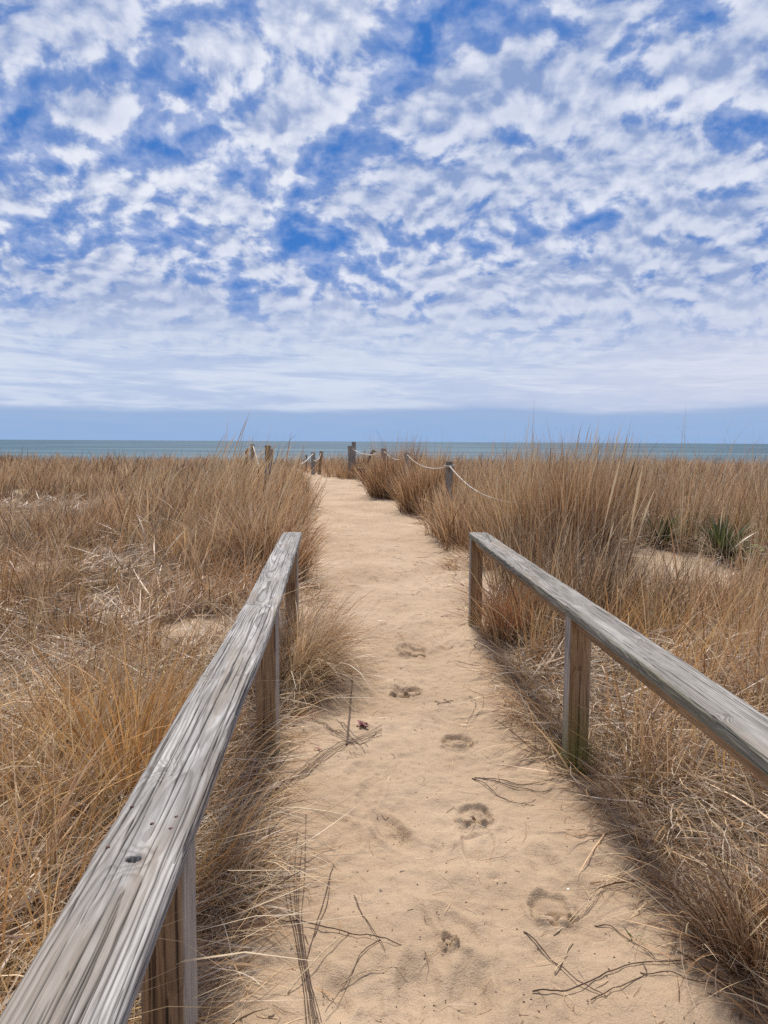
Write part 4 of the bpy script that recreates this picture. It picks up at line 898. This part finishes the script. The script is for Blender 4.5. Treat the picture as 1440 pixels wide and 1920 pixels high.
# red leaves
def leaf_cluster(name, label, cat, spots, size, mat, n=5, group=None, stem=None):
    V, Fq, o = [], [], 0
    for (px, py) in spots:
        p = G(px, py); z = ground_h(p[0:1], p[1:2])[0] + .004
        for k in range(n):
            a = rng.uniform(0, 6.28); e = rng.uniform(.1, .9); L = size * rng.uniform(.6, 1.2); w = L * .2; m = 6
            u = np.linspace(0, 1, m); cx = p[0] + L * u * math.cos(a) * math.cos(e); cy = p[1] + L * u * math.sin(a) * math.cos(e); cz = z + L * math.sin(e) * u - L * .5 * u ** 2
            ww = w * np.sin(np.pi * np.clip(u * .92 + .06, 0, 1)) ; sx, sy = -math.sin(a), math.cos(a); cz = np.maximum(cz, z)
            rows = np.stack([np.stack([cx - sx * ww, cy - sy * ww, cz + ww * .5], 1), np.stack([cx, cy, cz], 1), np.stack([cx + sx * ww, cy + sy * ww, cz + ww * .5], 1)], 1)
            V.append(rows.reshape(-1, 3)); i = np.arange(m - 1) * 3 + o
            Fq.append(np.concatenate([np.stack([i, i + 1, i + 4, i + 3], 1), np.stack([i + 1, i + 2, i + 5, i + 4], 1)])); o += m * 3
    return tag(mesh_obj(name, np.concatenate(V), np.concatenate(Fq), mat), label, cat, group)
leaf_cluster('dry_leaf', 'curled dark red leaves beside the hooked twig', 'dry leaves', [(678, 1368)], .045, REDLEAF, 11, 'dark red dry leaves on the sand')
leaf_cluster('dry_leaf', 'small red star-shaped leaf on sand nearest the middle post', 'dry leaves', [(598, 1412)], .03, REDLEAF, 4, 'dark red dry leaves on the sand')

# ------------------------------------------------------------------ green plants behind the right-hand rail
def yucca(px, py, label, n, L, W, seed, lift=.9):
    L *= 1.1; W *= 1.2
    rg = np.random.default_rng(seed); p = G(px, py); gz = float(ground_h(p[0:1], p[1:2])[0])
    root = empty('yucca', (float(p[0]), float(p[1]), gz)); tag(root, label, 'yucca', 'green yuccas in the dune grass')
    V, C, Fq, o = [], [], [], 0
    for k in range(n):
        a = rg.uniform(0, 6.28); e = rg.uniform(.15, 1.45); l = L * rg.uniform(.7, 1.15); w = W * rg.uniform(.7, 1.2); m = 7; u = np.linspace(0, 1, m)
        th = e - (1.3 - e) * .25 * u; cx = np.cumsum(np.cos(th)) / m * l * math.cos(a); cy = np.cumsum(np.cos(th)) / m * l * math.sin(a); cz = np.cumsum(np.sin(th)) / m * l
        ww = w * np.interp(u, [0, .2, .6, 1], [.7, 1, .8, .04]); sx, sy = -math.sin(a), math.cos(a)
        rows = np.stack([np.stack([cx - sx * ww, cy - sy * ww, cz + ww * .6], 1), np.stack([cx, cy, cz], 1), np.stack([cx + sx * ww, cy + sy * ww, cz + ww * .6], 1)], 1)
        V.append(rows.reshape(-1, 3)); c = PAL['green'][rg.integers(5)] * rg.uniform(.8, 1.3)
        if rg.random() < .12: c = np.array([.42, .30, .16])
        cc = np.repeat((c[None] * (1 - u[:, None] ** 3 * .3) + np.array([.3, .22, .1]) * u[:, None] ** 3 * .3)[:, None], 3, 1).reshape(-1, 3); C.append(cc)
        i = np.arange(m - 1) * 3 + o; Fq.append(np.concatenate([np.stack([i, i + 1, i + 4, i + 3], 1), np.stack([i + 1, i + 2, i + 5, i + 4], 1)])); o += m * 3
    mesh_obj('foliage', np.concatenate(V), np.concatenate(Fq), LEAF, root, {'tint': np.concatenate(C)})
    v, f, t = tube_geo(np.array([[0, 0, -.05], [0, 0, .03], [.005, 0, .09]]), .035, .025, 8); mesh_obj('stem', v, (f, t), DARKW, root)
yucca(1238, 1062, 'spiky green yucca nearest the moss-footed handrail', 60, .40, .016, 1)
yucca(1290, 1050, 'low dark green yucca in front of the bright sand hollow', 40, .34, .015, 2)
yucca(1352, 1072, 'largest grey-green yucca screened by upright dry stalks', 80, .46, .017, 3)
def leafy(px, py, label):
    rg = np.random.default_rng(9); p = G(px, py); gz = float(ground_h(p[0:1], p[1:2])[0]); root = empty('leafy_shrub', (float(p[0]), float(p[1]), gz)); tag(root, label, 'shrub')
    V, C, Fq, o = [], [], [], 0; st = []
    for k in range(70):
        a = rg.uniform(0, 6.28); rr = .24 * math.sqrt(rg.random()); z = rg.uniform(.05, .34) * (1 - rr * 1.2); cx0, cy0 = rr * math.cos(a), rr * math.sin(a)
        if k % 5 == 0: st.append((smooth_path([[cx0 * .2, cy0 * .2, -.02], [cx0 * .6, cy0 * .6, z * .6], [cx0, cy0, z]], 6), .003, .0015, 5, 0))
        L = rg.uniform(.05, .09); w = L * .33; u = np.linspace(0, 1, 5); e = rg.uniform(-.2, .8)
        cx = cx0 + L * u * math.cos(a) * math.cos(e); cy = cy0 + L * u * math.sin(a) * math.cos(e); cz = z + L * u * math.sin(e); ww = w * np.sin(np.pi * np.clip(u * .9 + .05, 0, 1)); sx, sy = -math.sin(a), math.cos(a)
        rows = np.stack([np.stack([cx - sx * ww, cy - sy * ww, cz], 1), np.stack([cx + sx * ww, cy + sy * ww, cz], 1)], 1).reshape(-1, 3)
        V.append(rows); C.append(np.repeat((np.array([.16, .22, .04]) * rg.uniform(.7, 1.5))[None], 10, 0)); i = np.arange(4) * 2 + o; Fq.append(np.stack([i, i + 1, i + 3, i + 2], 1)); o += 10
    mesh_obj('foliage', np.concatenate(V), np.concatenate(Fq), LEAF, root, {'tint': np.concatenate(C)}); tubes('stem', st, DARKW, root)
leafy(1432, 1078, 'bright yellow-green leafy shrub beside the largest yucca')
p = G(1188, 1765); B = Blades(); B.add(np.full(5, p[0]) + gn(0, .006, 5), np.full(5, p[1]) + gn(0, .006, 5), rng.uniform(0, 6.28, 5), rng.uniform(.2, .9, 5), np.full(5, .4), rng.uniform(.05, .09, 5), np.full(5, .004), 'green', 4)
tag(B.build('green_sprout', LEAF), 'tiny green sprout alone on the sand', 'sprout')

# ------------------------------------------------------------------ rope posts along the path
def gz(x, y): return float(ground_h(np.array([x]), np.array([y]))[0])
def rope_post(px, pyt, Y, w, label, seed, lean=(0, 0), tone='greybrown', extra=None, group='old posts of the rope fence', d=None):
    P = D(px, pyt, Y); x, y, zt = float(P[0]), float(P[1]), float(P[2]); z0 = gz(x, y) - .3
    root = empty('rope_post', (x, y, gz(x, y))); tag(root, label, 'post', group); inv = Matrix.Translation(root.location).inverted()
    H = (zt - z0) / math.cos(lean[0]) / math.cos(lean[1])
    dx = (zt - z0) * math.tan(lean[1]); M = post_frame(x - dx, y, z0, R(seed * 13 % 20 - 10), lean) @ Matrix.Translation((0, 0, w / 2))
    o = timber('shaft', H, w, d or w, None, M, nS=int(H / .02), cracks=18, seed=seed, tone=tone, nW=14, nH=14, pith=(.01, -.04), edgewear=1.6, rel=2.0)
    o.parent = root; o.matrix_parent_inverse = inv
    for e in (extra or []): e.parent = root; e.matrix_parent_inverse = inv
    return P
def wrap(px, py, Y, r, n=2):
    c = D(px, py, Y); t = np.linspace(0, 2 * np.pi * n, 26 * n); p = np.stack([c[0] + r * np.cos(t), c[1] + r * np.sin(t), c[2] + .018 * t / 6.28 - .01 * n], 1)
    return tubes('rope_loop', [(p, .010, .010, 6, 0)], ROPE)
rope_post(842.5, 865, 12, .105, 'squared grey post that holds the long sagging white rope', 5, extra=[wrap(842.5, 874, 12, .078, 2)])
rope_post(719, 841, 19.5, .11, 'post top poking out of the dense upright tussock', 6)
rope_post(763, 849, 16.3, .10, 'low post hidden in grass between the tussock and the squared post', 8)
rope_post(656, 836, 29, .15, 'shorter grey post of the pair at the far bend', 9, lean=(0, R(-1)))
rope_post(663.5, 828.5, 30.5, .16, 'tallest brown post reaching above the sea horizon', 10, tone='greybrown', lean=(0, R(1)), extra=[wrap(663.5, 842, 30.5, .12, 1)])
c = D(506, 845, 13)
slat = [timber('split_stave', .75, .05, .035, None, post_frame(float(c[0]), 12.93, float(c[2]) - .72, 0, (0, R(3))) @ Matrix.Translation((0, 0, .02)), nS=40, cracks=8, seed=61, tone='grey', nW=8, nH=6, edgewear=1.5),
        timber('split_stave', .75, .055, .035, None, post_frame(float(c[0]) - .12, 12.93, float(c[2]) - .92, 0, (0, R(6))) @ Matrix.Translation((0, 0, .03)), nS=40, cracks=8, seed=62, tone='grey', nW=8, nH=6, edgewear=1.5)]
rope_post(502.5, 835, 13, .085, 'twin-stemmed brown and silver post bound with a rope loop', 11, tone='brown', extra=slat + [wrap(506, 867, 13, .075, 2)])
rope_post(473.5, 833, 17, .085, 'yellow-topped upright post of the leaning pair', 12, tone='greybrown')
rope_post(465, 841, 17.3, .05, 'dark thin stake leaning beside the yellow-topped post', 13, tone='brown', lean=(0, R(4)))
rope_post(461.5, 844, 17.0, .045, 'shortest black stake at the outside of the leaning pair', 14, tone='brown', lean=(0, R(-3)))
rope_post(587, 848, 33, .17, 'square post at the end of the path against the water', 15, tone='greybrown')
rope_post(602.5, 846, 33, .13, 'crooked dark post at the end of the path', 16, tone='brown', lean=(0, R(5)))
rope_post(574.5, 853, 35, .07, 'thinnest stake beyond the end of the path', 17, tone='brown')
def rope(label, pts, r=.0085):
    """pts: px, py, Y"""
    P = smooth_path([D(*p) for p in pts], 60)
    tag(tubes('rope', [(P, r, r, 8, 0)], ROPE), label, 'rope', 'ropes strung between the posts')
rope('long white rope sagging from the squared grey post into the tall grass', [(843, 874, 11.93), (857, 890, 11.2), (878, 910, 10.5), (905, 927, 9.8), (945, 940, 9.1), (985, 945, 8.5), (1024, 945, 8.0)])
rope('rope span sagging to the squared post from the hidden low one', [(764, 853, 16.2), (775, 864, 15.2), (790, 873, 14.2), (808, 878, 13.2), (824, 878, 12.6), (840, 875, 12.07)])
rope('short rope span dropping from the post in the dense tussock', [(719, 846, 19.4), (726, 852, 18.8), (735, 859, 18.2), (746, 862, 17.5), (755, 859, 16.9), (762, 853, 16.4)])
rope('rope swagged from the far pair of posts towards the tussock', [(656, 840, 28.9), (664, 844, 30.3), (674, 849, 27.5), (686, 852, 25.0), (699, 853, 22.6), (711, 850, 20.6), (718, 846, 19.6)], .016)
rope('short rope slanting down from the square post at the path end', [(587, 851, 32.8), (580, 858, 31), (573, 865, 29), (565, 870, 27)], .018)
rope('short rope hanging from the crooked dark post', [(602, 850, 32.8), (598, 860, 32.5), (592, 864, 32.2), (588, 863, 32.7)], .018)
rope('pale loose rope slanting down from the yellow-topped post', [(475, 837, 16.9), (478, 848, 16.6), (482, 862, 16.3), (485, 875, 16.0)], .014)
# driftwood
a = [D(682, 907, 24.4), D(679, 893, 24.6), D(676, 880, 24.7)]; b = [D(671, 881, 24.4), D(680, 879, 24.7), D(688, 881, 24.4)]
tag(tubes('driftwood', [(smooth_path(a, 14), .045, .03, 8, .2), (smooth_path([D(688, 906, 24.3), D(684, 890, 24.5), D(680, 879, 24.7)], 12), .03, .025, 7, .2), (smooth_path(b, 12), .035, .02, 7, .2)], DARKW), 'dark forked driftwood stump at the foot of the far tussock', 'driftwood')
a = [D(678, 889, 28), D(688, 868, 28), D(696, 851, 28), D(700, 845, 28), D(704, 848, 28)]
tag(tubes('driftwood', [(smooth_path(a, 20), .06, .035, 8, .15)], DARKW), 'leaning bare branch beside the rope beyond the dense tussock', 'driftwood')
